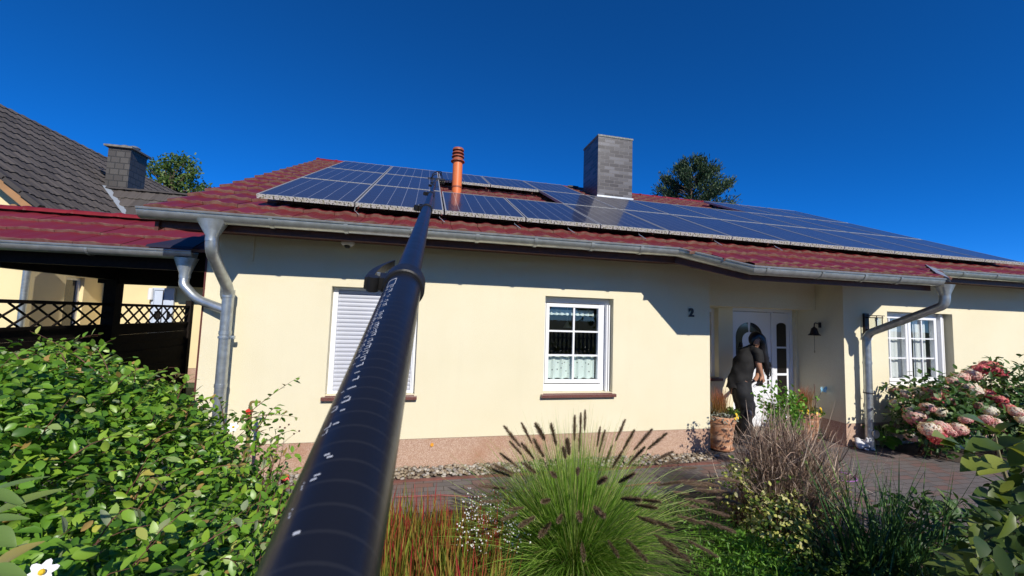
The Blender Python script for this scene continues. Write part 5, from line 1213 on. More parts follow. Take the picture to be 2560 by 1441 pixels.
cover('bed_plants', 'dark green low leafy plants covering the shaded bed right of the weeds', 'ground cover', ((1980, 1440), (2250, 1470), (2380, 1600), (1950, 1620)), 1800, .05, .024, .25, lm_small)
cover('bed_plants', 'mixed low green plants filling the bed behind the blood grass', 'ground cover', ((1180, 1270), (1640, 1250), (1900, 1300), (1200, 1360)), 3200, .035, .014, .15, lm_small)

# ------------------------------------------------------------------ dry twiggy bush, variegated shrub, leafy shrub behind
m_dry = leaf_mat('dry_twigs', [(0, (.09, .05, .035)), (.5, (.30, .20, .14)), (1, (.56, .44, .34))], .85, 0)
lm_dry = leaf_mat('withered_leaves', [(0, (.12, .06, .03)), (.5, (.32, .20, .12)), (1, (.50, .40, .28))], .8, .2)
lm_vari = leaf_mat('variegated_leaves', [(0, (.06, .12, .02)), (.4, (.16, .24, .04)), (.6, (.50, .50, .12)), (1, (.72, .68, .36))], .45, .25)
db = at(1965, 1330, Z=0); dry = thing('dry_bush', 'leafless grey-brown twiggy bush in front of the entrance', 'shrub', db)
lv = Leaves(); n = 950
def twigs(lv, base, n, R0, R1, ztop, wd=.0032, bias=(0, 0, 0)):
    for i in range(n):
        a = RNG.uniform(0, 6.283); e = min(.7, abs(RNG.normal(0, .30))); d = np.array([math.cos(a)*math.sin(e), math.sin(a)*math.sin(e), math.cos(e)])+np.array(bias); L = RNG.uniform(.55, 1.)*ztop
        p = np.array(base)+np.array([math.cos(a)*R0*RNG.uniform(0, 1), math.sin(a)*R0*RNG.uniform(0, 1), 0]); var = RNG.uniform(0, 1)
        lv.blades([p], [d], L, wd*2, RNG.uniform(-.12, .38), var, 6)
        for k_ in range(6):
            t_ = RNG.uniform(.35, .95); q = p+nrm(d)*L*t_; dd = nrm(d)+RNG.normal(0, .6, 3); lv.blades([q], [dd], L*RNG.uniform(.12, .34), wd*1.3, RNG.uniform(-.6, .6), RNG.uniform(0, 1), 3)
twigs(lv, db, 900, .13, .3, .92, .0042, (.0, 0, 0)); twigs(lv, Vector(db)+Vector((.16, 0, 0)), 380, .12, .3, .66, .0038, (.02, 0, 0)); twigs(lv, Vector(db)+Vector((-.1, -.05, 0)), 240, .1, .3, .66, .0038, (-.20, 0, 0))
lv.build('twigs', m_dry, dry)
lv = Leaves(); n = 1500; a = rdir(n); a[:, 2] = np.abs(a[:, 2]); P = np.array(db)+a*np.array([.40, .34, .80])*RNG.uniform(.5, 1., (n, 1)); lv.add(P, rdir(n, -.4), rdir(n), RNG.uniform(.018, .035, n), .014, RNG.uniform(0, 1, n), curl=.5); lv.build('withered_leaves', lm_dry, dry)
lv = Leaves(); n = 200; a = rdir(n); a[:, 2] = np.abs(a[:, 2]); P = np.array(db)+a*np.array([.45, .4, .8])*RNG.uniform(.6, 1., (n, 1)); lv.add(P, rdir(n, .2), rdir(n, .8)+[0, -.5, 0], RNG.uniform(.03, .05, n), .03, RNG.uniform(.4, 1, n)); lv.build('green_leaves', lm_bright, dry)
def shrub(name, label, c, rad, n, L, W, lm, nst=40, shape='oval', cat='shrub', kind=None, stem=m_twig, up=.5, hollow=.55):
    c = np.array(c); t = thing(name, label, cat, (c[0], c[1], 0)); lv = Leaves(); a = rdir(n); rr = RNG.uniform(hollow, 1., (n, 1)); bump = np.array([1+.28*noise.noise(Vector(q)*2.3+Vector((c[0], 0, 0))) for q in a])[:, None]
    P = c+a*np.array(rad)*rr*bump; P[:, 2] = np.maximum(P[:, 2], .02); U = nrm(a+rdir(n)*.6+np.array([0, -.2, up])); lv.add(P, nrm(a*.5+rdir(n)*.8), U, RNG.uniform(.65, 1.25, n)*L, RNG.uniform(.65, 1.25, n)*W, np.clip(RNG.normal(.5, .26, n), 0, 1), shape=shape)
    mb = MB()
    for i in range(nst): q = P[RNG.integers(0, n)]; mb.tube(curve_pts((c[0]+RNG.normal(0, .04), c[1]+RNG.normal(0, .04), 0), tuple(q), (0, 0, .03), 5), [.006, .005, .004, .003, .002, .001], 5)
    lv.build('foliage', lm, t); mb.build('stems', stem, t); return t
vb = at(1955, 1400, Z=0)
shrub('variegated_shrub', 'low variegated shrub with cream and yellow leaves below the dry bush', (vb.x, vb.y, .24), (.27, .22, .26), 1100, .034, .022, lm_vari)
vb2 = at(1850, 1330, Z=0); shrub('variegated_shrub', 'small yellow-green variegated sprig left of the dry bush', (vb2.x, vb2.y, .32), (.14, .14, .30), 330, .036, .024, lm_vari, nst=14)
vb2 = at(2075, 1300, Z=0); shrub('variegated_shrub', 'yellowish leaves at the lower right side of the dry bush', (vb2.x, vb2.y, .22), (.22, .18, .22), 240, .032, .022, lm_vari, nst=14)
gb = at(1985, 1210, Z=0); gs = thing('leafy_shrub', 'fresh green leafy shoots rising above the dry bush before the white door', 'shrub', gb)
lv = Leaves(); mb = MB()
for i in range(34):
    ex = RNG.uniform(1885, 2010); ey = 955+abs(ex-1935)*.25+RNG.uniform(0, 60); e = atd(ex, ey, (Vector(gb)-Vector(CO)).dot(Vector(_f))+RNG.uniform(-.2, .2)); s_ = Vector(gb)+Vector((RNG.normal(0, .05), RNG.normal(0, .05), .3)); pts = curve_pts(s_, e, (0, 0, .05), 6)
    mb.tube([tuple(gb)]+pts, [.006, .005, .004, .004, .003, .003, .002, .001], 5)
    n_ = 26; tt = RNG.uniform(.45, 1., n_); P = np.array([np.array(s_)+(np.array(e)-np.array(s_))*q for q in tt])+RNG.normal(0, .035, (n_, 3)); lv.add(P, rdir(n_, .2)+[0, 0, 0], rdir(n_, 1.), RNG.uniform(.035, .055, n_), RNG.uniform(.022, .032, n_), np.clip(RNG.normal(.5, .25, n_), 0, 1))
lv.build('foliage', lm_bright, gs); mb.build('stems', m_twig, gs)
for (pp, ht) in ((( 2036, 1240), (2035, 960)), ((1785, 1290), (1772, 1178))):
    b_ = at(*pp, Z=0); dep = (Vector(b_)-Vector(CO)).dot(Vector(_f)); e = atd(*ht, dep); t = thing('thin_weed', 'tall thin sprig with tiny leaves right of the leafy shrub' if pp[0] > 1900 else 'thin dark weed stem with a yellow tip left of the dry bush', 'weed', b_); lv = Leaves(); mb = MB(); pts = curve_pts(b_, e, (.03, 0, 0), 8); mb.tube(pts, .003, 5)
    n_ = 26; tt = RNG.uniform(.5, 1, n_); P = np.array([np.array(pts[int(q*7.99)]) for q in tt])+RNG.normal(0, .02, (n_, 3)); lv.add(P, rdir(n_), rdir(n_, 1), .03, .02, RNG.uniform(0, 1, n_)); lv.build('leaves', lm_vari if pp[0] < 1900 else lm_bright, t); mb.build('stem', m_twig, t)

# ------------------------------------------------------------------ iris-like grass, right
lm_iris = leaf_mat('iris_blades', [(0, (.025, .065, .025)), (.6, (.07, .16, .045)), (1, (.20, .34, .08))], .35, .2)
ib = at(2225, 1470, Z=0); t = thing('iris_clump', 'tall dark green sword-leaved grass clump before the paving at the right', 'ornamental grass', ib)
lv = Leaves(); n = 330; az = RNG.uniform(0, 6.283, n); el = np.radians(np.clip(RNG.normal(68, 14, n), 34, 88)); P = np.c_[ib.x+RNG.normal(0, .14, n), ib.y+RNG.normal(0, .10, n), np.zeros(n)]
lv.blades(P, np.c_[np.cos(az)*np.cos(el), np.sin(az)*np.cos(el), np.sin(el)], RNG.uniform(.5, 1.12, n), RNG.uniform(.008, .014, n), RNG.uniform(.0, .42, n), np.clip(RNG.beta(2, 2.4, n), 0, 1), 9); lv.build('blades', lm_iris, t)
ib2 = at(2110, 1440, Z=0); t = thing('iris_clump', 'smaller loose clump of long green blades between the dry bush and the tall sword leaves', 'ornamental grass', ib2)
lv = Leaves(); n = 90; az = RNG.uniform(0, 6.283, n); el = np.radians(np.clip(RNG.normal(62, 14, n), 30, 85)); P = np.c_[ib2.x+RNG.normal(0, .08, n), ib2.y+RNG.normal(0, .08, n), np.zeros(n)]
lv.blades(P, np.c_[np.cos(az)*np.cos(el), np.sin(az)*np.cos(el), np.sin(el)], RNG.uniform(.45, .8, n), RNG.uniform(.006, .011, n), RNG.uniform(.05, .4, n), np.clip(RNG.beta(2, 1.8, n), 0, 1), 9); lv.build('blades', lm_iris, t)

# ------------------------------------------------------------------ hydrangea with pink and white panicles
lm_hyd = leaf_mat('hydrangea_leaves', [(0, (.02, .055, .012)), (.6, (.05, .12, .02)), (1, (.13, .20, .04))], .5, .25)
m_bloom = leaf_mat('pink_bloom', [(0, (.56, .17, .18)), (.3, (.70, .32, .31)), (.55, (.78, .50, .44)), (.75, (.80, .68, .58)), (1, (.84, .82, .74))], .7, .3)
m_bloomr = leaf_mat('deep_pink_bloom', [(0, (.50, .05, .09)), (.5, (.70, .16, .19)), (.85, (.80, .42, .30)), (1, (.82, .66, .48))], .7, .3)
def bloom_mesh(seed, m, pale):
    g = np.random.default_rng(seed); lv = Leaves(); n = 420; z = g.uniform(-.8, 1, n); a = g.uniform(0, 6.283, n); rr = np.sqrt(1-z*z); s_ = np.c_[rr*np.cos(a), rr*np.sin(a), z]*(1+g.normal(0, .06, (n, 1)))*np.array([1., 1., .78]); s_[:, 2] += .1*(1-np.abs(z)); out = nrm(s_)
    P = s_*.98; t1_ = nrm(np.cross(out, g.normal(0, 1, (n, 3)))); var = np.clip(pale+.35*z+g.normal(0, .16, n), 0, 1)
    for k_ in range(4):
        b = np.cross(out, t1_); th_ = k_*1.57; D = t1_*math.cos(th_)+b*math.sin(th_); lv.add(P+D*.01, D+out*.1, out, .12, .12, var, shape='round', fold=.05, curl=.1)
    return lv.build('flower_head', m)
def hydrangea(label, heads_, foliage_c, rad, nl, meshes, base):
    t = thing('hydrangea', label, 'shrub', base, 'hydrangeas under the right window'); lv = Leaves(); c = np.array(foliage_c); n = nl; a = rdir(n); a[:, 2] = a[:, 2]*.9+.1; bump = np.array([1+.3*noise.noise(Vector(q)*2.6) for q in a])[:, None]
    P = c+a*np.array(rad)*RNG.uniform(.35, 1.08, (n, 1))*bump+np.array([0, -.04, .05]); P[:, 2] = np.maximum(P[:, 2], .03); lv.add(P, nrm(a*.5+rdir(n)*.7), nrm(a*.5+rdir(n)*.5+np.array([0, -.3, .8])), RNG.uniform(.06, .11, n), RNG.uniform(.035, .06, n), np.clip(RNG.normal(.45, .28, n), 0, 1)); lv.build('foliage', lm_hyd, t)
    mb = MB()
    for i, (hp, hr, mi) in enumerate(heads_):
        o = bpy.data.objects.new('flower_head', meshes[mi]); COL.objects.link(o); o.parent = t; o.location = Vector(hp)-Vector(base); hr *= .8; o.scale = (hr, hr, hr*RNG.uniform(.85, 1.1)); o.rotation_euler = (RNG.normal(0, .35)-.25, RNG.normal(0, .35), RNG.uniform(0, 6))
        mb.tube(curve_pts((base[0]+RNG.normal(0, .1), base[1]+RNG.normal(0, .08), 0), hp, (0, 0, .08), 6), [.007, .006, .006, .005, .004, .004, .003], 5)
    mb.build('stems', m_twig, t); return t
bm = []
for s_, m_, pale in ((1, m_bloom, .45), (2, m_bloom, .62), (3, m_bloomr, .45), (4, m_bloom, .85), (5, m_bloomr, .2)):
    o = bloom_mesh(s_, m_, pale); bm.append(o.data); bpy.data.objects.remove(o)
H1 = [(2262, 985, -.35, .12, 1), (2300, 983, -.4, .13, 3), (2330, 978, -.55, .13, 0), (2275, 1030, -.5, .12, 1), (2290, 1045, -.6, .16, 0), (2300, 1030, -.55, .10, 3), (2340, 1000, -.6, .12, 2), (2320, 1020, -.7, .11, 0), (2352, 1030, -.8, .08, 3), (2325, 1075, -.9, .14, 1), (2350, 1070, -.9, .13, 0), (2345, 1095, -.95, .12, 2), (2375, 1080, -.95, .10, 0), (2396, 1073, -1.0, .11, 0), (2375, 1000, -.7, .10, 0), (2365, 985, -.65, .09, 2), (2280, 1090, -.5, .11, 1), (2240, 1010, -.3, .09, 1)]
H2 = [(2400, 945, -.55, .13, 0), (2430, 938, -.55, .14, 0), (2385, 955, -.6, .12, 0), (2425, 975, -.7, .14, 1), (2450, 925, -.6, .12, 4), (2475, 922, -.6, .15, 2), (2500, 935, -.65, .12, 4), (2440, 985, -.8, .12, 3), (2470, 985, -.8, .09, 4), (2500, 1000, -.9, .10, 2), (2455, 1020, -.9, .10, 0), (2475, 1028, -1.0, .10, 3), (2520, 1020, -1.0, .10, 2), (2540, 1030, -1.1, .10, 1), (2415, 1050, -1., .09, 0), (2465, 1050, -1.1, .09, 0), (2490, 1062, -1.1, .10, 1), (2515, 965, -.7, .07, 0), (2550, 975, -.8, .08, 0), (2556, 1050, -1.1, .08, 3)]
hb1 = at(2300, 1110, Y=-.45); hb2 = at(2470, 1110, Y=-.6)
hydrangea('hydrangea with pink and white panicles nearer the downpipe under the right window', [(at(a, b, Y=c), r_, m_) for a, b, c, r_, m_ in H1], (hb1.x+.2, -.55, .50), (.66, .46, .56), 1900, bm, (hb1.x+.1, -.5, 0))
hydrangea('hydrangea with deep pink panicles at the right edge beyond the window', [(at(a, b, Y=c), r_, m_) for a, b, c, r_, m_ in H2], (hb2.x+.45, -.75, .62), (1.0, .55, .66), 3200, bm, (hb2.x+.3, -.7, 0))
# bergenia by the downpipe
p = at(2205, 1120, Z=0); t = thing('broad_leaf_plant', 'clump of large round green leaves beside the foot of the right downpipe', 'plant', (p.x, p.y, 0)); lv = Leaves(); n = 20
az = RNG.uniform(0, 6.283, n); P = np.c_[p.x+.06*np.cos(az), p.y+.05*np.sin(az), RNG.uniform(.08, .30, n)]; lv.add(P, np.c_[np.cos(az), np.sin(az)*.7-.2, RNG.uniform(-.4, .3, n)], np.c_[np.zeros(n), np.full(n, -.7), np.ones(n)]+RNG.normal(0, .2, (n, 3)), RNG.uniform(.13, .19, n), RNG.uniform(.10, .14, n), RNG.uniform(0, .8, n), shape='round', curl=.3); lv.build('leaves', lm_bright, t)
mb = MB(); [mb.tube([(p.x, p.y, 0), tuple(q)], .005, 5) for q in P]; mb.build('stalks', MATS['grass_stalk'], t)

# ------------------------------------------------------------------ large-leaved shrub in the right foreground
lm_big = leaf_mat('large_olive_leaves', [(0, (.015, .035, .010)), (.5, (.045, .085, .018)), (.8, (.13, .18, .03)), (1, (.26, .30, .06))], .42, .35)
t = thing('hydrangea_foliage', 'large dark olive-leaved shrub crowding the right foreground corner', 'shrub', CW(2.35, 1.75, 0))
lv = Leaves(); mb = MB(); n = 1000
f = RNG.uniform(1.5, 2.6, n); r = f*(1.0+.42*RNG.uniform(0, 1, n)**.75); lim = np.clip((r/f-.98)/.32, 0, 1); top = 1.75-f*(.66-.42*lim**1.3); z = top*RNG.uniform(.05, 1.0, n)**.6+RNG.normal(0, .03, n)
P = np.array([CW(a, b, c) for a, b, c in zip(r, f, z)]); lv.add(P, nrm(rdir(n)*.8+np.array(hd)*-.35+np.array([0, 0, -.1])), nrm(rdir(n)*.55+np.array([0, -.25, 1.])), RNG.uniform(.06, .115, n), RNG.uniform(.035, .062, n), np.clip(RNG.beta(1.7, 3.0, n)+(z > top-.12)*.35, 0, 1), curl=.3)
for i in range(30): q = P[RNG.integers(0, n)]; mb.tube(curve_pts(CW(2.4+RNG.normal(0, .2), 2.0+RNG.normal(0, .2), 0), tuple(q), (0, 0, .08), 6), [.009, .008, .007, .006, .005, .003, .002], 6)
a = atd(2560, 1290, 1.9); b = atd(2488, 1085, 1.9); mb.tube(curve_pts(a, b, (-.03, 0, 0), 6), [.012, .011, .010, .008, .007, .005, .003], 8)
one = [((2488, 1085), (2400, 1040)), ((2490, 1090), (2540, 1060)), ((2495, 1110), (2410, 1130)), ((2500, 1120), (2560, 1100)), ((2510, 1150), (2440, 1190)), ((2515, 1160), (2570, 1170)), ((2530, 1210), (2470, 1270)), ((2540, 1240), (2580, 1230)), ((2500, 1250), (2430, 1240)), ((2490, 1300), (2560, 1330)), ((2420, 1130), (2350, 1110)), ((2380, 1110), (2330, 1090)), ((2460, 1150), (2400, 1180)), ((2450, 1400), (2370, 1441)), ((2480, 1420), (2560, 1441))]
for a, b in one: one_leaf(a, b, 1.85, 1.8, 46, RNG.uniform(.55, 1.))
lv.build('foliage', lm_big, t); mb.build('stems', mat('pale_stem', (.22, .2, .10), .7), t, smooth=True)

lb = at(2370, 1400, Z=0); shrub('low_shrub', 'dark low leafy plant between the tall sword leaves and the large-leaved right shrub', (lb.x, lb.y, .20), (.55, .40, .26), 900, .075, .034, lm_hyd, nst=20)
# ------------------------------------------------------------------ telescopic pole with brush
m_carbon = mat('black_carbon_tube', (.012, .013, .018), .16, spec=.38, coat=.05); k = N(m_carbon)
wv = k.new('ShaderNodeTexWave'); wv.wave_type = 'BANDS'; wv.bands_direction = 'Z'; wv.inputs['Scale'].default_value = 22; wv.inputs['Distortion'].default_value = .3; k.l(k.tc.outputs['Object'], wv.inputs['Vector'])
k.l(k.mix(k.ramp(wv.outputs['Fac'], [(.93, (0, 0, 0)), (1., (1, 1, 1))]), (.010, .011, .016), (.018, .019, .024)), k.b.inputs['Base Color']); k.l(k.math('ADD', k.math('MULTIPLY', k.noise(30, 4), .16), .26), k.b.inputs['Roughness'])
PA = atd(800, 1441, .17); PT_ = atd(1089, 447, 7.05); pd = (PT_-PA).normalized(); PB = PA-pd*.75
def on_pole(y):      # point of the axis seen at photo row y
    lo_, hi_ = 0., (PT_-PA).length
    for _ in range(50):
        m_ = (lo_+hi_)/2; q = np.array(PA+pd*m_)-CO; yy = 720.5-FPX*(q@CU)/(q@_f)
        if yy > y: lo_ = m_
        else: hi_ = m_
    return m_
marks_ = [on_pole(712), on_pole(524), on_pole(487), on_pole(466)]; Lt = (PT_-PA).length
pole = thing('telescopic_pole', 'long black telescopic cleaning pole reaching from the foreground up to the solar panels', 'pole', PB)
rot = pd.to_track_quat('Z', 'Y'); RM = rot.to_matrix()
def P3(s_, x=0, y=0): return PA+pd*s_+RM@Vector((x, y, 0))
def part_local(mb, name, m, par=pole, smooth=True, org_s=0.):
    """mesh whose own axes run along the pole"""
    o = P3(org_s); inv = RM.inverted(); me = bpy.data.meshes.new(name); me.from_pydata([tuple(inv@(Vector(v)-o)) for v in mb.v], [], mb.f); me.materials.append(m); me.polygons.foreach_set('use_smooth', [smooth]*len(me.polygons))
    if smooth: me.set_sharp_from_angle(angle=math.radians(40))
    ob = bpy.data.objects.new(name, me); COL.objects.link(ob); ob.parent = par; ob.location = o-wloc(par); ob.rotation_mode = 'QUATERNION'; ob.rotation_quaternion = rot; return ob
rads = [.0250, .0205, .0178, .0152, .0130]; ends_ = [-.75]+marks_+[Lt-.02]
for i in range(5):
    mb = MB(); mb.tube([P3(ends_[i]-(.05 if i else 0)), P3(ends_[i+1])], rads[i], 40); part_local(mb, 'pole_section', m_carbon, org_s=ends_[i])
m_clampm = mat('black_clamp_plastic', (.014, .014, .015), .42, spec=.4, var=.2, vscale=60, bump=.1, bscale=80)
side = RM.inverted()@Vector(-CR*.92+CU*.2-_f*.0); ca_ = math.atan2(side.y, side.x)        # direction in which the levers stick out
def clamp(s0, r, k_=1.):
    mb = MB(); mb.tube([P3(s0-.026*k_), P3(s0-.024*k_), P3(s0+.012*k_), P3(s0+.014*k_)], [r+.003, r+.0052, r+.0052, r+.003], 40); mb.tube([P3(s0+.014*k_), P3(s0+.03*k_)], [r+.0015, r-.001], 40)
    cx, sx2 = math.cos(ca_), math.sin(ca_); tx, ty = -sx2, cx
    def q(o, t, s_): return P3(s0+s_, cx*o+tx*t, sx2*o+ty*t)
    mb.add([q(o, t, s_) for s_ in (-.018*k_, .012*k_) for o, t in ((r+.0, -.011*k_), (r+.017*k_, -.009*k_), (r+.017*k_, .009*k_), (r+.0, .011*k_))], [(0, 1, 2, 3), (7, 6, 5, 4), (0, 4, 5, 1), (1, 5, 6, 2), (2, 6, 7, 3), (3, 7, 4, 0)])
    c = part_local(mb, 'clamp', m_clampm, org_s=s0)
    mb = MB(); pts = []
    for i in range(11):
        t_ = i/10; pts.append((r+.004*k_+.020*k_*(1-t_**1.6)+.004*k_*math.sin(t_*3.14), (-.022+.145*t_)*k_))
    V = []; F = []; hw = .0095*k_
    for i, (o, s_) in enumerate(pts):
        tk = .0052*k_*(1.25-.85*i/10); w_ = hw*(1.1-.45*i/10)
        for oo, tt in ((o-tk, -w_), (o+tk, -w_*.8), (o+tk, w_*.8), (o-tk, w_)): V.append(q(oo, tt, s_))
    for i in range(10):
        for j in range(4): a = i*4+j; b = i*4+(j+1) % 4; F.append((a, b, b+4, a+4))
    F += [(3, 2, 1, 0), (40, 41, 42, 43)]; mb.add(V, F); mb.tube([q(r+.019*k_, -.011*k_, -.018*k_), q(r+.019*k_, .011*k_, -.018*k_)], .0085*k_, 16)
    lev = part_local(mb, 'lever', m_clampm, par=c, org_s=s0); lev.location = (0, 0, 0); lev.rotation_quaternion = (1, 0, 0, 0)
    mb = MB(); mb.tube([q(r+.014*k_, -.0135*k_, -.004), q(r+.014*k_, .0135*k_, -.004)], .0028*k_, 8); sc2 = part_local(mb, 'screw', m_zinc, par=c, org_s=s0); sc2.location = (0, 0, 0); sc2.rotation_quaternion = (1, 0, 0, 0)
for i, s_ in enumerate(marks_): clamp(s_, rads[i], 1. if i == 0 else 1.1)
clamp(on_pole(459), rads[4], 1.)
# worn white lettering strokes along the first tube
mb = MB(); g = np.random.default_rng(5); vis = RM.inverted()@Vector(-CR*.62-Vector(_f)*.2+Vector(CU)*.85); a0 = math.atan2(vis.y, vis.x)
def patch(s0, s1, t0, t1, r):
    n_ = 4; V = []; 
    for i in range(n_+1):
        t_ = t0+(t1-t0)*i/n_
        for s_ in (s0, s1): V.append(P3(s_, math.cos(t_)*r, math.sin(t_)*r))
    mb.add(V, [(2*i, 2*i+1, 2*i+3, 2*i+2) for i in range(n_)])
rr_ = rads[0]+.00015
s_ = .065
while s_ < .37:
    for row, (tc_, tw_, dens) in enumerate(((.02, .10, .8), (.30, .13, .75))):
        if g.uniform() < dens*(1 if .11 < s_ or row else .8):
            w_ = g.uniform(.0006, .0016); aa = a0+tc_+g.uniform(-.02, .02)
            patch(s_, s_+w_, aa-tw_*g.uniform(.3, 1), aa+tw_*g.uniform(.3, 1), rr_)
            if g.uniform() < .5: patch(s_, s_+w_+.003, aa+tw_*.5, aa+tw_*.5+.035, rr_)
    s_ += g.uniform(.0042, .0062) if s_ < .1 or s_ > .14 else .011
for (sa, sb, ta, tb) in ((.40, .403, -.05, .42), (.372, .403, -.05, -.02), (.372, .403, .40, .43), (.372, .374, -.05, .42), (.012, .0135, .03, .07), (.0145, .0155, .0, .04), (.0165, .0175, .03, .06), (.0, .0015, .30, .42), (.028, .0292, .04, .08), (.0300, .0312, .02, .06), (.0320, .0330, .04, .07), (.031, .0322, .2, .33), (.0335, .0345, .25, .38), (.045, .0462, .38, .5), (.0475, .0487, .3, .42)): patch(sa, sb, a0+ta, a0+tb, rr_)
tag(part_local(mb, 'printed_marks', mat('worn_white_print', (.5, .52, .56), .5), smooth=False), kind='stuff')
# brush head
mb = MB(); c0_ = P3(Lt-.02); hx_ = Vector(_r)
hz0 = Vector(PT_); A1 = atd(1070, 447, 7.05); B1 = atd(1112, 451, 7.05); mb.obox(A1, B1, .05, .035); mb.tube([P3(Lt-.03), P3(Lt+.12)], .014, 10)
part_local(mb, 'brush_head', m_black, smooth=False, org_s=Lt)
mb = MB()
for i in range(60): q = A1.lerp(B1, (i+.5)/60); d = Vector((RNG.normal(0, .1), .25, -1)).normalized(); mb.tube([q, q+d*.075], .0022, 3)
part_local(mb, 'bristles', mat('dark_bristle', (.03, .03, .035), .8), smooth=False, org_s=Lt)
mb = MB()
for (a, b, c_) in (((1083, 452), (1080, 436), (1092, 429)), ((1092, 429), (1105, 430), (1100, 440)), ((1096, 432), (1104, 436), (1106, 449)), ((1078, 444), (1086, 437), (1092, 436))): mb.tube(bend([atd(*a, 7.0), atd(*b, 7.1), atd(*c_, 7.12)], .2), .009, 8)
part_local(mb, 'water_hose', m_black, org_s=Lt)

# ------------------------------------------------------------------ person at the door
m_skin = mat('skin', (.38, .19, .115), .5, spec=.4, var=.05, vscale=20); m_shirt = mat('black_shirt_cloth', (.006, .0055, .006), .85, var=.3, vscale=10, bump=.5, bscale=25); m_trou = mat('dark_work_trousers', (.006, .0065, .009), .8, var=.3, vscale=9, bump=.5, bscale=22); m_hair = mat('black_hair', (.008, .007, .009), .35, var=.3, vscale=60, spec=.6); m_shoe = mat('black_shoe', (.012, .012, .012), .5)
def skin(name, J, E, m, parent=None, sub=2, root=0):
    me = bpy.data.meshes.new(name); off = wloc(parent) if parent else Vector(); me.from_pydata([tuple(Vector(j[0])-off) for j in J], E, []); o = bpy.data.objects.new(name, me); COL.objects.link(o); o.parent = parent
    md = o.modifiers.new('skin', 'SKIN'); sv = me.skin_vertices[0].data
    for i, j in enumerate(J): r_ = j[1]; sv[i].radius = (r_, r_) if not hasattr(r_, '__len__') else r_; sv[i].use_root = (i == root)
    md.use_smooth_shade = True; s_ = o.modifiers.new('sub', 'SUBSURF'); s_.levels = sub; s_.render_levels = sub
    bpy.context.view_layer.update(); dgx = bpy.context.evaluated_depsgraph_get(); m2 = bpy.data.meshes.new_from_object(o.evaluated_get(dgx)); o.modifiers.clear(); o.data = m2; m2.name = name
    m2.materials.clear(); m2.materials.append(m); m2.polygons.foreach_set('use_smooth', [True]*len(m2.polygons)); return o
yn = .22
def W(x, y, Y=yn): return at(x, y, Y=Y)
J = []; E = []
def jn(p, r, par=None):
    J.append((p, r)); 
    if par is not None: E.append((par, len(J)-1))
    return len(J)-1
pel = jn(W(1851, 948, .30), (.10, .09)); sp = jn(W(1857, 922, .29), (.095, .085), pel); chs = jn(W(1868, 893, .28), (.11, .10), sp); nk0 = jn(W(1881, 872, .27), .062, chs); nk = jn(W(1886, 864, .26), .050, nk0); hd0 = jn(W(1889, 856, .25), .068, nk); hd1 = jn(W(1891, 848, .25), .075, hd0); hd2 = jn(W(1889, 841, .26), .045, hd1)
nose = jn(W(1902, 856, .25), .014, hd0)
# near (right) arm
sh = jn(W(1892, 882, .15), .050, chs); el_ = jn(W(1896, 912, .10), .043, sh); wr = jn(W(1904, 938, .09), .028, el_); pm = jn(W(1906, 946, .09), .034, wr)
for k_, (dx, dy, dY) in enumerate(((5, 3, -.03), (6, 6, -.012), (5, 8, .006), (3, 9, .022))):
    a = jn(W(1906+dx*.6, 946+dy*.6, .09+dY), .0105, pm); b = jn(W(1906+dx, 946+dy, .09+dY), .009, a); jn(W(1903+dx*.6, 949+dy, .09+dY), .0075, b)
a = jn(W(1901, 948, .06), .012, pm); jn(W(1901, 954, .055), .009, a)
# far arm reaches to the same tool
sh2 = jn(W(1888, 886, .42), .05, chs); e2 = jn(W(1898, 916, .44), .042, sh2); w2 = jn(W(1893, 942, .30), .028, e2); p2 = jn(W(1888, 948, .26), .032, w2)
for k_ in range(4): a = jn(W(1884-k_, 951+k_*2, .25-.015*k_), .010, p2); jn(W(1881-k_, 954+k_*2, .24-.015*k_), .008, a)
a = jn(W(1889, 955, .24), .011, p2)
jn(W(1887, 862, .19), .016, hd0)
for (hx2, hY, kx, kY, ax, aY) in ((1854, .21, 1866, .20, 1862, .24), (1846, .40, 1858, .40, 1850, .42)):
    h_ = jn(W(hx2, 965, hY), .08, pel); kn = jn(W(kx, 1024, kY), .055, h_); sn = jn(W(ax+2, 1060, aY), .05, kn); an = jn(Vector((W(ax, 1095, aY).x, aY, .09)), .042, sn); jn(Vector((W(ax, 1095, aY).x+.13, aY-.03, .045)), .035, an)
fp = W(1852, 1110, .3); person = skin('person', J, E, m_skin)
tag(person, 'person in black with long black hair bending forward at the white front door', 'person')
# clothes
def limb(mb, pts, rs, n=24, flat=1., nz=.010, steps=5):
    P_ = []; R_ = []
    for i in range(len(pts)-1):
        p0 = pts[max(0, i-1)]; p1 = pts[i]; p2 = pts[i+1]; p3 = pts[min(len(pts)-1, i+2)]
        for j in range(steps):
            t_ = j/steps; P_.append(.5*((2*p1)+(p2-p0)*t_+(2*p0-5*p1+4*p2-p3)*t_*t_+(3*p1-p0-3*p2+p3)*t_**3)); R_.append(rs[i]*(1-t_)+rs[i+1]*t_)
    P_.append(pts[-1]); R_.append(rs[-1]); m0 = len(mb.v); mb.tube(P_, R_, n)
    for k_ in range(m0, len(mb.v)):
        v = Vector(mb.v[k_]); q = v+Vector((noise.noise(v*11), noise.noise(v*11+Vector((9, 0, 0))), noise.noise(v*11+Vector((0, 9, 0)))))*nz*1.6+Vector((0, 0, 1))*noise.noise(Vector((v.x*20, v.y*20, v.z*38)))*nz; mb.v[k_] = tuple(q)
mb = MB()
limb(mb, [W(1843, 976, .30), W(1848, 955, .30), W(1855, 928, .29), W(1863, 904, .28), W(1873, 886, .28), W(1883, 873, .27), W(1887, 865, .26)], [.150, .158, .142, .148, .140, .095, .056], 30, nz=.016)
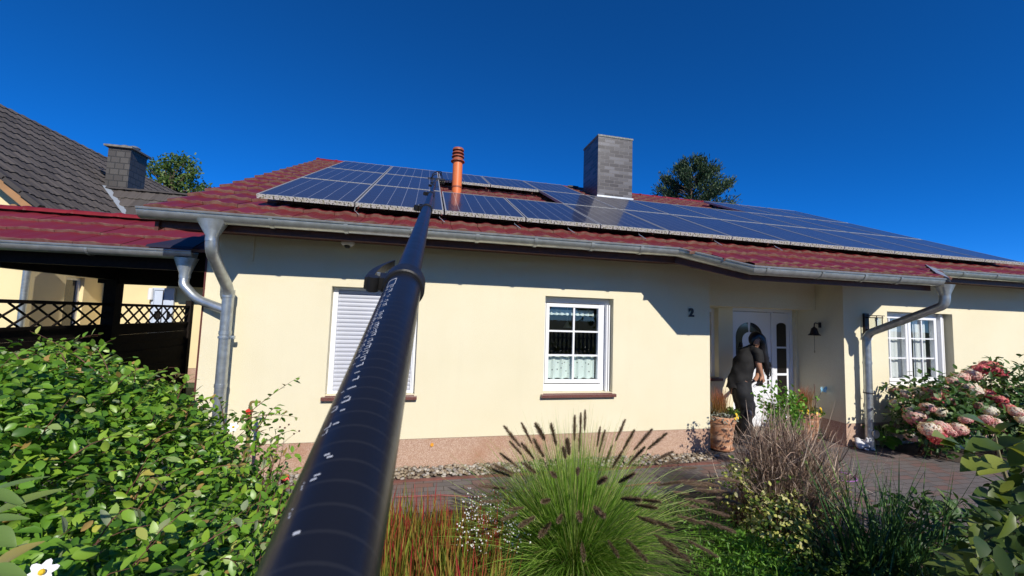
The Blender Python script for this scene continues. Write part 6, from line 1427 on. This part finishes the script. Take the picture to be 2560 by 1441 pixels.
limb(mb, [W(1880, 878, .22), W(1892, 883, .15), W(1896, 894, .12), W(1897, 905, .11)], [.075, .078, .068, .064], 18)
limb(mb, [W(1880, 880, .36), W(1889, 886, .42), W(1894, 898, .44), W(1897, 908, .44)], [.07, .075, .066, .062], 18)
mb.build('shirt', m_shirt, person, smooth=True, angle=80)
mb = MB(); zf = lambda x, y, Y: Vector((W(x, y, Y).x, Y, .07))
limb(mb, [W(1848, 946, .30), W(1848, 968, .30), W(1850, 985, .28)], [.14, .15, .12], 24)
limb(mb, [W(1852, 958, .25), W(1858, 985, .21), W(1865, 1010, .20), W(1867, 1028, .20), W(1863, 1052, .22), W(1862, 1078, .24), zf(1860, 1100, .24)], [.125, .122, .108, .10, .092, .092, .085], 22, nz=.014)
limb(mb, [W(1846, 960, .36), W(1850, 985, .39), W(1855, 1010, .40), W(1857, 1030, .40), W(1852, 1058, .41), W(1850, 1080, .42), zf(1849, 1092, .42)], [.12, .115, .102, .094, .09, .09, .085], 22, nz=.014)
mb.build('trousers', m_trou, person, smooth=True, angle=80)
for xx, yy in ((W(1861, 1095, .24).x, .24), (W(1850, 1095, .42).x, .42)):
    skin('shoe', [(Vector((xx-.05, yy, .05)), (.048, .05)), (Vector((xx+.06, yy-.02, .042)), (.046, .04)), (Vector((xx+.17, yy-.04, .035)), (.042, .032))], [(0, 1), (1, 2)], m_shoe, person)
mb = MB(); kx = W(1872, 1025, .10); skin('knee_pad', [(kx, (.05, .03)), (kx+Vector((.02, 0, -.09)), (.045, .03))], [(0, 1)], mat('dark_blue_pad', (.012, .016, .04), .6), person)
mb = MB(); limb(mb, [W(1879, 862, .25), W(1883, 850, .26), W(1890, 843, .26), W(1898, 848, .25), W(1903, 864, .24), W(1908, 885, .23), W(1913, 906, .22), W(1917, 926, .22), W(1920, 942, .22)], [.02, .066, .088, .086, .076, .066, .056, .04, .008], 22, nz=.006)
mb.build('hair', m_hair, person, smooth=True, angle=80)
lv = Leaves(); n = 320; P = np.array(W(1893, 850, .25))+RNG.normal(0, 1, (n, 3))*[.035, .045, .02]; lv.blades(P, nrm(np.array(W(1915, 912, .22))-P+RNG.normal(0, .02, (n, 3))), RNG.uniform(.40, .58, n), .006, .03, RNG.uniform(0, 1, n), 5); lv.build('hair_strands', m_hair, person)
for o in person.children: pass
t = thing('hand_tool', 'black hand tool with white end held by the person', 'tool', W(1895, 958, .12)); a = W(1909, 948, .08); b = W(1884, 968, .13)
mb = MB(); mb.tube([a, a.lerp(b, .8)], .014, 12); mb.build('handle', m_black, t, smooth=True); mb = MB(); mb.tube([a.lerp(b, .8), b], [.018, .014], 12); mb.build('nozzle', m_cam, t, smooth=True)
